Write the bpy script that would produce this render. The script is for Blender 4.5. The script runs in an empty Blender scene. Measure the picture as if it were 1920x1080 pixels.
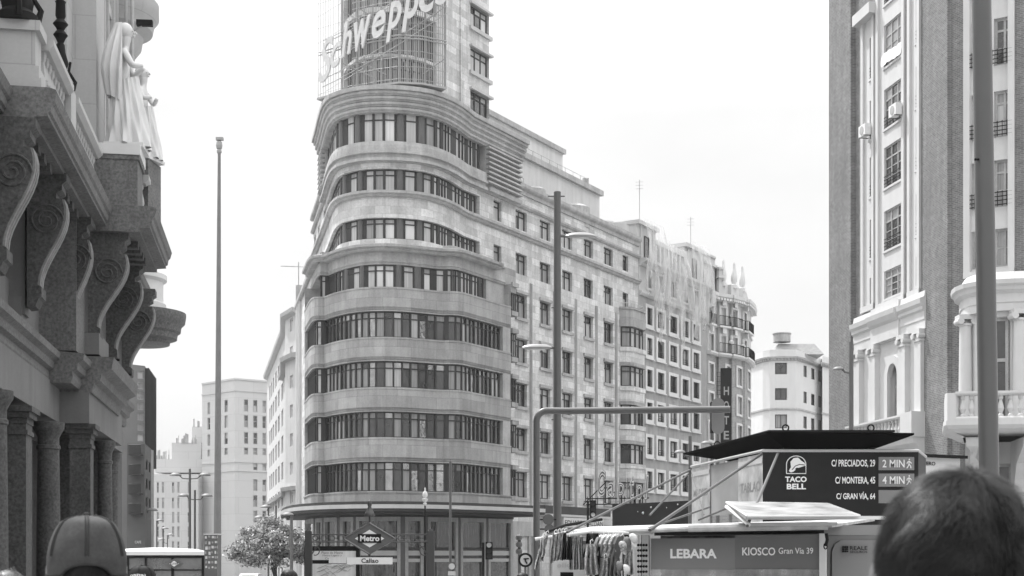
import bpy, math, random
from mathutils import Vector, Matrix, noise
R = math.radians
rnd = random.Random(7)
F, H, CZ = 2600.0, 1040.0, 1.7          # focal length and horizon in photo pixels, eye height
sc = bpy.context.scene
COL = sc.collection
# ---------------------------------------------------------------- camera
cd = bpy.data.cameras.new('camera'); cam = bpy.data.objects.new('camera', cd); COL.objects.link(cam)
cam.location = (0, 0, CZ); cam.rotation_euler = (R(90), 0, 0)
cd.sensor_width = 36; cd.lens = 36*F/1920; cd.shift_y = (H-540)/1920
cd.clip_start = .1; cd.clip_end = 3000
cd.dof.use_dof = True; cd.dof.focus_distance = 90; cd.dof.aperture_fstop = 11
sc.camera = cam
# ---------------------------------------------------------------- light
SUN_AZ, SUN_EL = R(-40), R(57)          # azimuth from +Y towards +X, elevation
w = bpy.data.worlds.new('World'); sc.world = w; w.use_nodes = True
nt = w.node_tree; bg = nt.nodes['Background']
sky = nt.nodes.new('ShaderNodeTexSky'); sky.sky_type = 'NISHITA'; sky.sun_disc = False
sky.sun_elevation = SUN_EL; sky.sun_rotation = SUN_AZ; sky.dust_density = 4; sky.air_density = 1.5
bw = nt.nodes.new('ShaderNodeRGBToBW'); nt.links.new(sky.outputs[0], bw.inputs[0])
tc = nt.nodes.new('ShaderNodeTexCoord'); mp = nt.nodes.new('ShaderNodeMapping'); mp.inputs['Scale'].default_value = (1, 1, 2.5)
nz = nt.nodes.new('ShaderNodeTexNoise'); nz.inputs['Scale'].default_value = 2.2; nz.inputs['Detail'].default_value = 6
nt.links.new(tc.outputs['Generated'], mp.inputs[0]); nt.links.new(mp.outputs[0], nz.inputs['Vector'])
mr = nt.nodes.new('ShaderNodeMapRange'); mr.inputs[1].default_value = .3; mr.inputs[2].default_value = .75
mr.inputs[3].default_value = 9.5; mr.inputs[4].default_value = 12.5; nt.links.new(nz.outputs[0], mr.inputs[0])
mx = nt.nodes.new('ShaderNodeMix'); mx.data_type = 'FLOAT'; mx.inputs[0].default_value = .8     # thin bright cloud over the sky
nt.links.new(bw.outputs[0], mx.inputs[2]); nt.links.new(mr.outputs[0], mx.inputs[3])
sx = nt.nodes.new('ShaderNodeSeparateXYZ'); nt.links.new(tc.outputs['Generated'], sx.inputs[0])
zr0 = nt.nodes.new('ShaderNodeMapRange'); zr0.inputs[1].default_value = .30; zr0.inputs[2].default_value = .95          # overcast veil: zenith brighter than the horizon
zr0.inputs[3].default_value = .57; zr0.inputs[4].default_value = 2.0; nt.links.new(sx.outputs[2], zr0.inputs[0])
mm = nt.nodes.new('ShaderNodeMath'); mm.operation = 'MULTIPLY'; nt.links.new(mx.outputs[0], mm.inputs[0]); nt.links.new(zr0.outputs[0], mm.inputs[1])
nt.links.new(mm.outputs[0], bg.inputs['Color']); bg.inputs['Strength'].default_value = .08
sl = bpy.data.lights.new('sun', 'SUN'); so = bpy.data.objects.new('sun', sl); COL.objects.link(so)
sl.energy = 2.4; sl.angle = R(.6); sl.color = (1, 1, 1)
sd = Vector((math.sin(SUN_AZ)*math.cos(SUN_EL), math.cos(SUN_AZ)*math.cos(SUN_EL), math.sin(SUN_EL)))
so.rotation_euler = sd.to_track_quat('Z', 'Y').to_euler(); so.location = sd*80
vs = sc.view_settings; vs.view_transform = 'Standard'; vs.look = 'None'; vs.gamma = 1; vs.use_curve_mapping = False
vs.exposure = 1.1
sc.cycles.max_bounces = 6; sc.cycles.diffuse_bounces = 3; sc.cycles.glossy_bounces = 3
sc.cycles.transmission_bounces = 4; sc.cycles.transparent_max_bounces = 8
sc.cycles.caustics_reflective = False; sc.cycles.caustics_refractive = False

# ---------------------------------------------------------------- materials (the photograph is black and white)
def M(name, base, rough=.8, var=0, scale=1, fine=0, fscale=20, streak=0, brick=None, metal=0, bump=0, spec=.5,
      coat=0, fold_shade=0, alpha=None, emit=0, wavy=0):
    m = bpy.data.materials.new(name); m.use_nodes = True; t = m.node_tree; p = t.nodes['Principled BSDF']
    N = t.nodes.new; L = t.links.new
    p.inputs['Base Color'].default_value = (base, base, base, 1)
    p.inputs['Roughness'].default_value = rough; p.inputs['Metallic'].default_value = metal
    p.inputs['Specular IOR Level'].default_value = spec; p.inputs['Coat Weight'].default_value = coat
    p.inputs['Coat Roughness'].default_value = .03
    if alpha is not None: p.inputs['Alpha'].default_value = alpha
    if emit:
        p.inputs['Emission Color'].default_value = (1, 1, 1, 1); p.inputs['Emission Strength'].default_value = emit
    co = N('ShaderNodeTexCoord'); cur = None; hgt = None
    def mul(s):
        nonlocal cur
        if cur is None: cur = s; return
        k = N('ShaderNodeMath'); k.operation = 'MULTIPLY'; L(cur, k.inputs[0]); L(s, k.inputs[1]); cur = k.outputs[0]
    def ns(sc_, amt, det=4, vec='Object', mscale=None, lo=.25, hi=.75):
        n = N('ShaderNodeTexNoise'); n.inputs['Scale'].default_value = sc_; n.inputs['Detail'].default_value = det
        n.inputs['Roughness'].default_value = .6
        v = co.outputs[vec]
        if mscale:
            q = N('ShaderNodeMapping'); q.inputs['Scale'].default_value = mscale; L(v, q.inputs[0]); v = q.outputs[0]
        L(v, n.inputs['Vector'])
        r = N('ShaderNodeMapRange'); r.inputs[1].default_value = lo; r.inputs[2].default_value = hi
        r.inputs[3].default_value = 1-amt; r.inputs[4].default_value = 1+amt; L(n.outputs[0], r.inputs[0])
        mul(r.outputs[0]); return n.outputs[0]
    if var: hgt = ns(scale, var)
    if fine: hgt = ns(fscale, fine, 2)
    if streak: ns(1, streak, 5, 'Object', (2.2, 2.2, .22))
    if fold_shade: ns(1, fold_shade, 3, 'Object', (9, 9, .25), .3, .7)  # vertical streaks put the shading of folds into the colour
    if brick:
        bw_, bh_, ms, md, bv = brick
        b = N('ShaderNodeTexBrick'); L(co.outputs['UV'], b.inputs['Vector'])
        b.inputs['Scale'].default_value = 1; b.inputs['Brick Width'].default_value = bw_; b.inputs['Row Height'].default_value = bh_
        b.inputs['Mortar Size'].default_value = ms; b.inputs['Mortar Smooth'].default_value = .1; b.inputs['Bias'].default_value = 0
        for k, val in (('Color1', 1-bv), ('Color2', 1+bv), ('Mortar', md)):
            b.inputs[k].default_value = (val, val, val, 1)
        mul(b.outputs[0]); hb = b.outputs[1]
    if cur is not None:
        k = N('ShaderNodeMath'); k.operation = 'MULTIPLY'; k.inputs[1].default_value = base; L(cur, k.inputs[0])
        L(k.outputs[0], p.inputs['Base Color'])
    if bump:
        bp = N('ShaderNodeBump'); bp.inputs['Strength'].default_value = bump; bp.inputs['Distance'].default_value = .02
        if brick:
            bp.invert = True; L(hb, bp.inputs['Height'])
        elif hgt is not None: L(hgt, bp.inputs['Height'])
        L(bp.outputs[0], p.inputs['Normal'])
    if wavy:
        n = N('ShaderNodeTexNoise'); n.inputs['Scale'].default_value = 1.6; n.inputs['Detail'].default_value = 1.5
        L(co.outputs['Object'], n.inputs['Vector'])
        bp = N('ShaderNodeBump'); bp.inputs['Strength'].default_value = wavy; bp.inputs['Distance'].default_value = .1
        L(n.outputs[0], bp.inputs['Height']); L(bp.outputs[0], p.inputs['Normal']); L(bp.outputs[0], p.inputs['Coat Normal'])
    return m

m_block = M('travertine_blocks', .53, .85, var=.15, scale=.7, fine=.14, fscale=7, streak=.17, brick=(1.05, .52, .012, .72, .2), bump=.3)
m_blockbig = M('granite_slab_cladding', .31, .8, var=.18, scale=.6, fine=.1, fscale=10, streak=.2, brick=(1.9, .82, .014, .7, .16), bump=.3)
m_trim = M('weathered_stone_trim', .36, .85, var=.18, scale=.8, fine=.12, fscale=8, streak=.22)
m_dark = M('dark_bronze_frame', .034, .5, var=.15, scale=2, spec=.25)
m_pillar = M('dark_granite_pillar', .09, .45, var=.12, scale=2, fine=.1, fscale=30)
m_soffit = M('dark_fascia', .045, .6, var=.2, scale=1, spec=.2)
m_alu = M('pale_aluminium_strip', .45, .45, var=.1, scale=1)
m_plaster = M('pale_plaster', .55, .9, var=.1, scale=.4, streak=.13)
m_lightcurt = M('pale_curtain_pane', .42, .5, fold_shade=.22, coat=.6, wavy=.15)
m_midcurt = M('grey_curtain_pane', .24, .45, fold_shade=.3, coat=.8, wavy=.15)
m_darkpane = M('dark_room_pane', .035, .15, var=.5, scale=.8, coat=1, wavy=.2)
m_mirror = M('sky_mirror_pane', .38, .05, metal=.85, var=.4, scale=1.5, wavy=.5)
m_whitepane = M('white_blind_pane', .62, .5, coat=.6, fold_shade=.1)
PANES = [m_lightcurt, m_midcurt, m_darkpane, m_mirror, m_whitepane]

# ---------------------------------------------------------------- geometry helpers
def P(x, y, D): return Vector(((x-960)/F*D, D, CZ+(H-y)/F*D))
def gz(Y): return 0 if Y < 10 else -.013*(Y-10)

class Path:                              # a plan line; u runs along it, w outwards (towards the viewer), z up
    def __init__(s, pts, px=True):
        s.p = [Vector(((x-960)/F*d, d)) if px else Vector((x, d)) for x, d in pts]
        s.c = [0]
        for a, b in zip(s.p, s.p[1:]): s.c.append(s.c[-1]+(b-a).length)
        sn = [Vector(((b-a).y, -(b-a).x)).normalized() for a, b in zip(s.p, s.p[1:])]
        s.n = [sn[0]]
        for a, b in zip(sn, sn[1:]):
            m = (a+b).normalized(); s.n.append(m/max(.3, m.dot(a)))
        s.n.append(sn[-1]); s.sn = sn; s.len = s.c[-1]
    def seg(s, u):
        for i in range(len(s.c)-2):
            if u < s.c[i+1]: return i
        return len(s.c)-2
    def at(s, u, w=0, z=0):
        i = s.seg(u); L = s.c[i+1]-s.c[i]; t = (u-s.c[i])/L
        a = s.p[i]+s.n[i]*w; b = s.p[i+1]+s.n[i+1]*w
        q = a+(b-a)*t
        return Vector((q.x, q.y, z))
    def u(s, px):
        k = (px-960)/F; best = None
        for i, (a, b) in enumerate(zip(s.p, s.p[1:])):
            ga, gb = a.x-k*a.y, b.x-k*b.y
            if (ga <= 0 <= gb) or (gb <= 0 <= ga):
                t = ga/(ga-gb) if ga != gb else 0
                y = a.y+(b.y-a.y)*t
                if best is None or y < best[0]: best = (y, s.c[i]+(s.c[i+1]-s.c[i])*t)
        if best: return best[1]
        a, b = (s.p[0], s.p[1]) if abs(s.p[0].x-k*s.p[0].y) < abs(s.p[-1].x-k*s.p[-1].y) else (s.p[-2], s.p[-1])
        ga, gb = a.x-k*a.y, b.x-k*b.y; t = ga/(ga-gb)
        return (0 if a is s.p[0] else s.c[-2])+t*(b-a).length
    def D(s, px): return s.at(s.u(px)).y
    def z(s, px, py): return CZ+(H-py)*s.D(px)/F
    def us(s, a, b): return [a]+[c for c in s.c if a+1e-4 < c < b-1e-4]+[b]

def plane(xv, x0, D0, xa, xb):           # straight plan line whose vanishing point is at pixel xv
    d = lambda x: D0*(xv-x0)/(xv-x)
    return Path([(xa, d(xa)), (xb, d(xb))])

class G:
    def __init__(s): s.v = []; s.f = []; s.mi = []; s.uv = []; s.cm = 0
    def vt(s, co, uv=None):
        s.v.append(tuple(co)); s.uv.append(uv if uv else (co[0]+co[1], co[2])); return len(s.v)-1
    def fc(s, *ids): s.f.append(ids); s.mi.append(s.cm)
    def poly(s, cos, uvs=None):
        s.fc(*[s.vt(c, uvs[i] if uvs else None) for i, c in enumerate(cos)])
    def box(s, c, size, yaw=0, M_=None, taper=1):
        hx, hy, hz = size[0]/2, size[1]/2, size[2]/2; T = Matrix.Rotation(yaw, 3, 'Z'); c = Vector(c)
        b = len(s.v)
        for dz in (-1, 1):
            k = taper if dz > 0 else 1
            for dx, dy in ((-1, -1), (1, -1), (1, 1), (-1, 1)):
                q = T@Vector((dx*hx*k, dy*hy*k, dz*hz))
                if M_: q = M_@q
                s.vt(c+q)
        for q in ((0, 3, 2, 1), (4, 5, 6, 7), (0, 1, 5, 4), (1, 2, 6, 5), (2, 3, 7, 6), (3, 0, 4, 7)):
            s.fc(*[b+i for i in q])
    def sweep(s, p, u0, u1, prof, caps=True, closed=True):
        rings = []
        for u in p.us(u0, u1):
            acc = 0; ring = []
            for i, (w, z) in enumerate(prof):
                ring.append(s.vt(p.at(u, w, z), (u+w*.9, z)))
            rings.append(ring)
        n = len(prof)
        for a, b in zip(rings, rings[1:]):
            for i in range(n if closed else n-1):
                j = (i+1) % n; s.fc(a[i], b[i], b[j], a[j])
        if caps and closed:
            s.fc(*rings[0][::-1]); s.fc(*rings[-1])
    def pb(s, p, u0, u1, w0, w1, z0, z1):
        s.sweep(p, u0, u1, [(w0, z0), (w1, z0), (w1, z1), (w0, z1)])
    def wall(s, p, u0, u1, z0, z1, holes=(), rev=.3, w=0):
        us = set(p.us(u0, u1)); zs = {z0, z1}
        hs = []
        for a, b, c, d in holes:
            a, b, c, d = max(a, u0), min(b, u1), max(c, z0), min(d, z1)
            if b-a < .02 or d-c < .02: continue
            hs.append((a, b, c, d)); us |= {a, b}; zs |= {c, d}
        us = sorted(us); zs = sorted(zs); ids = {}
        def vid(i, j):
            if (i, j) not in ids: ids[i, j] = s.vt(p.at(us[i], w, zs[j]), (us[i], zs[j]))
            return ids[i, j]
        for i in range(len(us)-1):
            um = (us[i]+us[i+1])/2
            hh = [h for h in hs if h[0] < um < h[1]]
            for j in range(len(zs)-1):
                zm = (zs[j]+zs[j+1])/2
                if any(h[2] < zm < h[3] for h in hh): continue
                s.fc(vid(i, j), vid(i+1, j), vid(i+1, j+1), vid(i, j+1))
        for a, b, c, d in hs:
            uu = p.us(a, b)
            for q in (c, d):
                r0 = [s.vt(p.at(u, w, q), (u, q)) for u in uu]; r1 = [s.vt(p.at(u, w-rev, q), (u, q+.2)) for u in uu]
                for i in range(len(uu)-1): s.fc(r0[i], r0[i+1], r1[i+1], r1[i])
            for q in (a, b):
                s.poly([p.at(q, w, c), p.at(q, w-rev, c), p.at(q, w-rev, d), p.at(q, w, d)],
                       [(q, c), (q+.2, c), (q+.2, d), (q, d)])
    def tube(s, pts, r, n=8, caps=True, close=False):
        pts = [Vector(q) for q in pts]; k = len(pts); rr = r if isinstance(r, (list, tuple)) else [r]*k
        rings = []; prev = None
        for i, q in enumerate(pts):
            if close: t = pts[(i+1) % k]-pts[i-1]
            else: t = pts[min(i+1, k-1)]-pts[max(i-1, 0)]
            if t.length < 1e-9: t = Vector((0, 0, 1))
            t.normalize()
            if prev is None:
                a = Vector((0, 0, 1)) if abs(t.z) < .9 else Vector((1, 0, 0)); e = t.cross(a).normalized()
            else: e = (prev-t*prev.dot(t)).normalized()
            prev = e; f = t.cross(e)
            rings.append([s.vt(q+(e*math.cos(2*math.pi*j/n)+f*math.sin(2*math.pi*j/n))*rr[i]) for j in range(n)])
        for i in range(k if close else k-1):
            a, b = rings[i], rings[(i+1) % k]
            for j in range(n): s.fc(a[j], a[(j+1) % n], b[(j+1) % n], b[j])
        if caps and not close: s.fc(*rings[0][::-1]); s.fc(*rings[-1])
    def lathe(s, o, prof, n=16, sx=1, sy=1, yaw=0):
        o = Vector(o); rings = []; cy, sy_ = math.cos(yaw), math.sin(yaw)
        for r, z in prof:
            rg = []
            for j in range(n):
                a = 2*math.pi*j/n; x, y = r*math.cos(a)*sx, r*math.sin(a)*sy
                rg.append(s.vt((o.x+x*cy-y*sy_, o.y+x*sy_+y*cy, o.z+z)))
            rings.append(rg)
        for a, b in zip(rings, rings[1:]):
            for j in range(n): s.fc(a[j], a[(j+1) % n], b[(j+1) % n], b[j])
        s.fc(*rings[0][::-1]); s.fc(*rings[-1])
    def ball(s, c, r, n=12, sx=1, sy=1, sz=1):
        s.lathe(c, [(r*math.sin(math.pi*i/8)+1e-4, -r*sz*math.cos(math.pi*i/8)) for i in range(9)], n, sx, sy)
    def prism(s, pts, off):              # planar outline extruded along a vector
        off = Vector(off); a = [s.vt(q) for q in pts]; b = [s.vt(Vector(q)+off) for q in pts]; n = len(a)
        s.fc(*a); s.fc(*b[::-1])
        for i in range(n): s.fc(a[i], a[(i+1) % n], b[(i+1) % n], b[i])
    def build(s, name, mats, parent=None, smooth=False, label=None, cat=None, group=None, kind=None):
        if not isinstance(mats, (list, tuple)): mats = [mats]
        if parent is not None: o3 = Vector(ORI[parent])
        elif s.v:
            xs = [q[0] for q in s.v]; ys = [q[1] for q in s.v]; zs = [q[2] for q in s.v]
            o3 = Vector(((min(xs)+max(xs))/2, (min(ys)+max(ys))/2, min(zs))) if kind != 'structure' else Vector()
        me = bpy.data.meshes.new(name)
        me.from_pydata([(q[0]-o3.x, q[1]-o3.y, q[2]-o3.z) for q in s.v], [], s.f)
        for m in mats: me.materials.append(m)
        me.polygons.foreach_set('material_index', s.mi)
        if smooth: me.polygons.foreach_set('use_smooth', [True]*len(s.f))
        uvl = me.uv_layers.new(name='UVMap'); li = [0]*len(me.loops); me.loops.foreach_get('vertex_index', li)
        uvl.data.foreach_set('uv', [c for i in li for c in s.uv[i]])
        me.update()
        if smooth:
            try: me.set_sharp_from_angle(angle=R(40))
            except Exception: pass
        ob = bpy.data.objects.new(name, me); COL.objects.link(ob)
        if parent is not None:
            ob.parent = parent; ORI[ob] = ORI[parent]
        else:
            ob.location = o3; ORI[ob] = tuple(o3)
        tag(ob, label, cat, group, kind)
        return ob
ORI = {}
def tag(o, label=None, cat=None, group=None, kind=None):
    for k, v in (('label', label), ('category', cat), ('group', group), ('kind', kind)):
        if v: o[k] = v
    return o
def thing(name, label, cat, loc, group=None):
    o = bpy.data.objects.new(name, None); COL.objects.link(o); o.location = loc; o.empty_display_size = .3
    ORI[o] = tuple(loc); return tag(o, label, cat, group)
def copy_tree(o, loc, label, scale=None, rotz=None):
    c = o.copy(); COL.objects.link(c); c.location = loc; c['label'] = label
    if scale: c.scale = (scale,)*3
    if rotz is not None: c.rotation_euler = (0, 0, rotz)
    def kids(src, dst):
        for ch in list(src.children):
            if ch.type == 'EMPTY' and not ch.name: continue
            d = ch.copy(); COL.objects.link(d); d.parent = dst; kids(ch, d)
    kids(o, c); return c

def text_verts(s, shear=0, bold=0, res=3, extrude=0, bevel=0, space=1):
    cu = bpy.data.curves.new('t', 'FONT'); cu.body = s; cu.shear = shear; cu.offset = bold; cu.resolution_u = res
    cu.extrude = extrude; cu.bevel_depth = bevel; cu.space_character = space
    if bevel: cu.fill_mode = 'NONE'; cu.bevel_resolution = 1
    ob = bpy.data.objects.new('t', cu); COL.objects.link(ob)
    dg = bpy.context.evaluated_depsgraph_get(); ev = ob.evaluated_get(dg); me = ev.to_mesh()
    vv = [v.co.copy() for v in me.vertices]; ff = [tuple(q.vertices) for q in me.polygons]
    ev.to_mesh_clear(); bpy.data.objects.remove(ob); bpy.data.curves.remove(cu)
    return vv, ff
def text_on(g, s, p, u0, u1, z0, z1, w, roll=0, flip=False, **k):   # fit the text into a rectangle of a surface
    vv, ff = text_verts(s, **k)
    if not vv: return
    x0 = min(v.x for v in vv); x1 = max(v.x for v in vv); y0 = min(v.y for v in vv); y1 = max(v.y for v in vv)
    b = len(g.v)
    for v in vv:
        a = (v.x-x0)/(x1-x0); h = (v.y-y0)/(y1-y0)
        if flip: a = 1-a
        u = u0+(u1-u0)*a; z = z0+(z1-z0)*h+roll*(u-(u0+u1)/2)
        g.vt(p.at(u, w+v.z, z))
    for f in ff: g.fc(*[b+i for i in f])

def window(p, ua, ub, za, zb, w, parent, cols=2, trans=.68, fw=.07, fm=None, panes=None, name='window', d=.08, rows=0, child=True):
    fm = fm or m_dark; g = G()
    def bx(a, b, c, d2, ww=0): g.pb(p, a, b, w, w+d+ww, c, d2)
    bx(ua, ub, za, za+fw); bx(ua, ub, zb-fw, zb); bx(ua, ua+fw, za+fw, zb-fw); bx(ub-fw, ub, za+fw, zb-fw)
    n = cols; st = (ub-ua-fw)/n
    for i in range(1, n): bx(ua+st*i, ua+st*i+fw, za+fw, zb-fw, -.01)
    zt = za+(zb-za)*trans
    if trans < 1: g.pb(p, ua+fw, ub-fw, w, w+d-.02, zt, zt+fw)
    for j in range(rows):
        zz = za+(zt-za)*(j+1)/(rows+1); g.pb(p, ua+fw, ub-fw, w, w+d-.03, zz, zz+fw*.5)
    ob = g.build(name, fm, parent)
    q = G(); pool = panes or [m_lightcurt, m_midcurt, m_midcurt, m_darkpane, m_darkpane]
    one = rnd.choice(pool); mats = list(dict.fromkeys(pool))
    for i in range(n):
        for c, d2 in ((za, zt), (zt, zb)) if trans < 1 else ((za, zb),):
            q.cm = mats.index(one if rnd.random() < .65 else rnd.choice(pool))
            a, b = ua+st*i+.01, ua+st*(i+1)+.01
            q.poly([p.at(a, w+.02, c), p.at(b, w+.02, c), p.at(b, w+.02, d2), p.at(a, w+.02, d2)])
    q.build('pane', mats, ob); return ob
# ================================================================ THE CORNER BUILDING WITH THE ROUNDED FRONT
Dc = 92.5
DR = lambda x: 104*1523.3/(2490-x)
DL = lambda x: 24687/(x-370)
UB = Path([(557, DL(557)), (587, DL(587)), (605, DL(605)), (615, DL(615)), (621, 97.9), (624.5, 96.6), (628.5, 95.5), (634, 94.6), (640.6, 93.96),
           (652, 93.46), (664, 93.05), (675, 92.8), (687, 92.6), (700, 92.5), (720, 92.45), (740, 92.5), (760, 92.65), (780, 92.9), (797, 93.25),
           (813, 93.8), (830, 94.6), (847, 95.7), (858, 96.65), (870, DR(870)), (905, DR(905)), (957, DR(957)), (1197, DR(1197))])
DLB = lambda x: 94.5*1620.4/(2490-x)
LB = Path([(572.3, 101.5), (576, 99.9), (580, 98.2), (583, 97.2), (586, 96.5), (590, 96.15), (597, 96.0), (604, 96.05), (608, 96.1), (613, 95.7),
           (620, 95.15), (630, 94.5), (640, 93.95), (655, 93.35), (670, 92.9), (685, 92.65), (700, 92.5), (720, 92.45), (740, 92.55), (760, 92.75), (780, 93.1),
           (800, 93.5), (818, 93.85), (831, 94.05), (840, 94.0), (850, 94.05), (860, 94.2), (869.6, 94.5), (900, DLB(900)), (945, DLB(945)), (957, DLB(957))])
cap = thing('corner_building', 'big pale stone corner building with rounded prow of ribbon windows and tower', 'building', (0, 98, -1.2))
u = UB.u; lu = LB.u
ZR = [(26.2, 27.66), (22.85, 24.4), (19.6, 21.35), (16.22, 17.97), (12.9, 14.62), (9.55, 11.24), (6.02, 7.95)]
CX = [(966.7, 988), (1011.9, 1031.9), (1054, 1072.9), (1094.5, 1111.9), (1132.1, 1149.2)]
# right-hand and upper walls
holes = []; wins = []
for r, (a, b) in enumerate(ZR):
    for c, (x0, x1) in enumerate(CX):
        holes.append((u(x0), u(x1), a, b)); wins.append((u(x0), u(x1), a, b))
    if r < 2:
        holes.append((u(1167.4), u(1178), a+.1, b)); wins.append((u(1167.4), u(1178), a+.1, b))
        holes.append((u(925.5), u(940.4), a, b)); wins.append((u(925.5), u(940.4), a, b))
    else:
        pass
for za, zb in ((25.95, 27.45), (22.78, 24.18)):       # upper ribbons
    holes.append((u(607), u(899.5), za, zb))
for za, zb in ((25.95, 27.45), (22.78, 24.2), (19.6, 21.2)):
    for x in (575, 582, 589, 596): holes.append((u(x), u(x)+1.6, za, zb)); wins.append((u(x), u(x)+1.6, za, zb))
g = G(); uL, uR = u(571), u(952)
g.wall(UB, 0, uL, -1.3, 22.2, holes, .35); g.wall(UB, uR, UB.len, -1.3, 22.2, holes, .35); g.wall(UB, 0, UB.len, 22.2, 25.2, holes, .35); g.wall(UB, u(587), UB.len, 25.2, 28.9, holes, .35)
e0, e1 = UB.at(0), UB.at(UB.len)
back = [UB.at(0, 0, 0), Vector((e0.x+6, 150, 0)), Vector((e1.x, 150, 0)), UB.at(UB.len, 0, 0)]
for a, b in zip(back, back[1:]): g.poly([(a.x, a.y, -2), (b.x, b.y, -2), (b.x, b.y, 25 if a.x < -5 else 28.9), (a.x, a.y, 25 if a.x < -5 else 28.9)])
g.build('stone_wall', m_block, cap)
for a, b, c, d in wins:
    window(UB, a, b, c, d, -.3, cap, cols=2 if b-a > 1.3 else 1, fw=.09, panes=[m_lightcurt, m_midcurt, m_midcurt, m_darkpane, m_darkpane, m_midcurt])
# inner blanking behind the ribbons so that nothing shows through
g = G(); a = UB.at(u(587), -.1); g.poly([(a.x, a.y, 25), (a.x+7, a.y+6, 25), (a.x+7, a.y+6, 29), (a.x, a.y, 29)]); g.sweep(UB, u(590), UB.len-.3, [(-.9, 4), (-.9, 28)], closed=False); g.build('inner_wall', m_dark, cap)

def ribbon(p, lights, za, zb, w, parent, pool, pillars=(), trans=.72, door=None, mull=.09):
    # lights: list of (u0,u1) glazed lights; everything between is dark bronze frame; round pillars stand between groups
    g = G(); ua, ub = lights[0][0]-.12, lights[-1][1]+.12
    g.pb(p, ua, ub, w-.1, w+.06, za, za+.07); g.pb(p, ua, ub, w-.1, w+.06, zb-.08, zb)
    prev = ua
    for a, b in lights+[(ub, ub)]:
        if a-prev > .01: g.pb(p, prev, a, w-.1, w+(.07 if a-prev < .4 else .0), za+.07, zb-.08)
        prev = b
    zt = za+(zb-za)*trans; g.pb(p, ua, ub, w-.05, w+.03, zt, zt+.07)
    rb = g.build('ribbon_window', m_dark, parent)
    q = G(); mats = list(dict.fromkeys(pool))
    for a, b in lights:
        c = rnd.choice(pool)
        for z0, z1 in ((za+.05, zt), (zt+.05, zb-.05)):
            q.cm = mats.index(c if rnd.random() < .75 else rnd.choice(pool)); t = rnd.uniform(-.012, .012)
            q.poly([p.at(a, w-.03+t, z0), p.at(b, w-.03-t, z0), p.at(b, w-.03-t, z1), p.at(a, w-.03+t, z1)])
    q.build('glazing', mats, rb)
    if pillars:
        for x0, x1 in pillars:
            k = G(); n = 8; ring = [(w-.02+.16*math.sin(math.pi*i/n), x0+(x1-x0)*(1-math.cos(math.pi*i/n))/2) for i in range(n+1)]
            for (w0, a), (w1, b) in zip(ring, ring[1:]):
                k.poly([p.at(a, w0, za), p.at(b, w1, za), p.at(b, w1, zb), p.at(a, w0, zb)])
            k.build('pillar', m_pillar, parent, smooth=True)
    return rb
# upper ribbons (three storeys with round pillars)
LX = [(652, 663), (683.7, 698.5), (702.6, 717.4), (722.4, 739.3), (762, 780), (800, 813.5), (818.7, 824.5), (830, 834.5), (835.3, 840), (840.8, 845.3),
      (855.3, 860), (861, 866), (867, 871.7), (877.5, 881.3), (882, 886), (892, 895)]
LXl = [(609, 611.5), (613, 615), (616, 618), (619, 621), (623, 625), (626.5, 629), (631.5, 633), (634.5, 636)]
PX = [(636.5, 643), (666, 676), (744, 758), (784, 796)]
pool_u = [m_lightcurt, m_lightcurt, m_lightcurt, m_midcurt, m_whitepane, m_lightcurt]
L0 = [(u(a), u(b)) for a, b in LXl+LX]; PP = [(u(a), u(b)) for a, b in PX]
for za, zb in ((25.95, 27.45), (22.78, 24.18)):
    ribbon(UB, L0, za, zb, -.28, cap, pool_u, PP)
# crown storey
uc0, uc1 = u(609), u(968)
ribbon(UB, L0, 29.2, 31.2, -.0, cap, pool_u, PP)
g = G()
g.sweep(UB, uc0, u(906), [(-.3, 27.9), (.42, 27.9), (.42, 28.1), (.28, 28.15), (.28, 28.35), (.46, 28.4), (.46, 28.55), (.34, 28.6), (.34, 28.95), (.3, 29.2), (-.3, 29.2)])
g.sweep(UB, u(906), uc1-.6, [(-.3, 27.95), (.3, 27.95), (.3, 28.3), (-.3, 28.3)])
g.build('parapet', m_trim, cap)
g = G(); prof = [(-.3, 31.1), (.34, 31.1)]; z = 31.12
for i in range(4):
    o = .36+.12*i; prof += [(o-.06, z+.02), (o-.04, z+.08), (o+.09, z+.14), (o+.11, z+.29), (o-.04, z+.33)]; z += .33
prof += [(.92, 32.42), (.95, 32.46), (.95, 32.72), (-.3, 32.74)]
g.sweep(UB, uc0-.4, uc1+.4, prof)
# ribbed blind walls at both ends of the crown
for a, b in ((u(905.5), uc1), (uc0, u(615))):
    pr = [(-.3, 28.3), (.34, 28.3)]; z = 28.34
    for i in range(8):
        pr += [(.22, z), (.22, z+.12), (.56, z+.16), (.54, z+.29), (.22, z+.33)]; z += .355
    pr += [(-.3, z)]
    g.sweep(UB, a, b, pr)
g.build('ribbed_crown', m_trim, cap)
g = G(); pts = [UB.at(q, .2) for q in UB.us(uc0, uc1)]
for zz in (32.7,): g.fc(*[g.vt((q.x, q.y, zz)) for q in pts])
a, b = pts[-1], pts[0]; g.poly([(a.x, a.y, 28), (b.x, b.y, 28), (b.x, b.y, 32.9), (a.x, a.y, 32.9)])
g.build('terrace', m_trim, cap)
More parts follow.
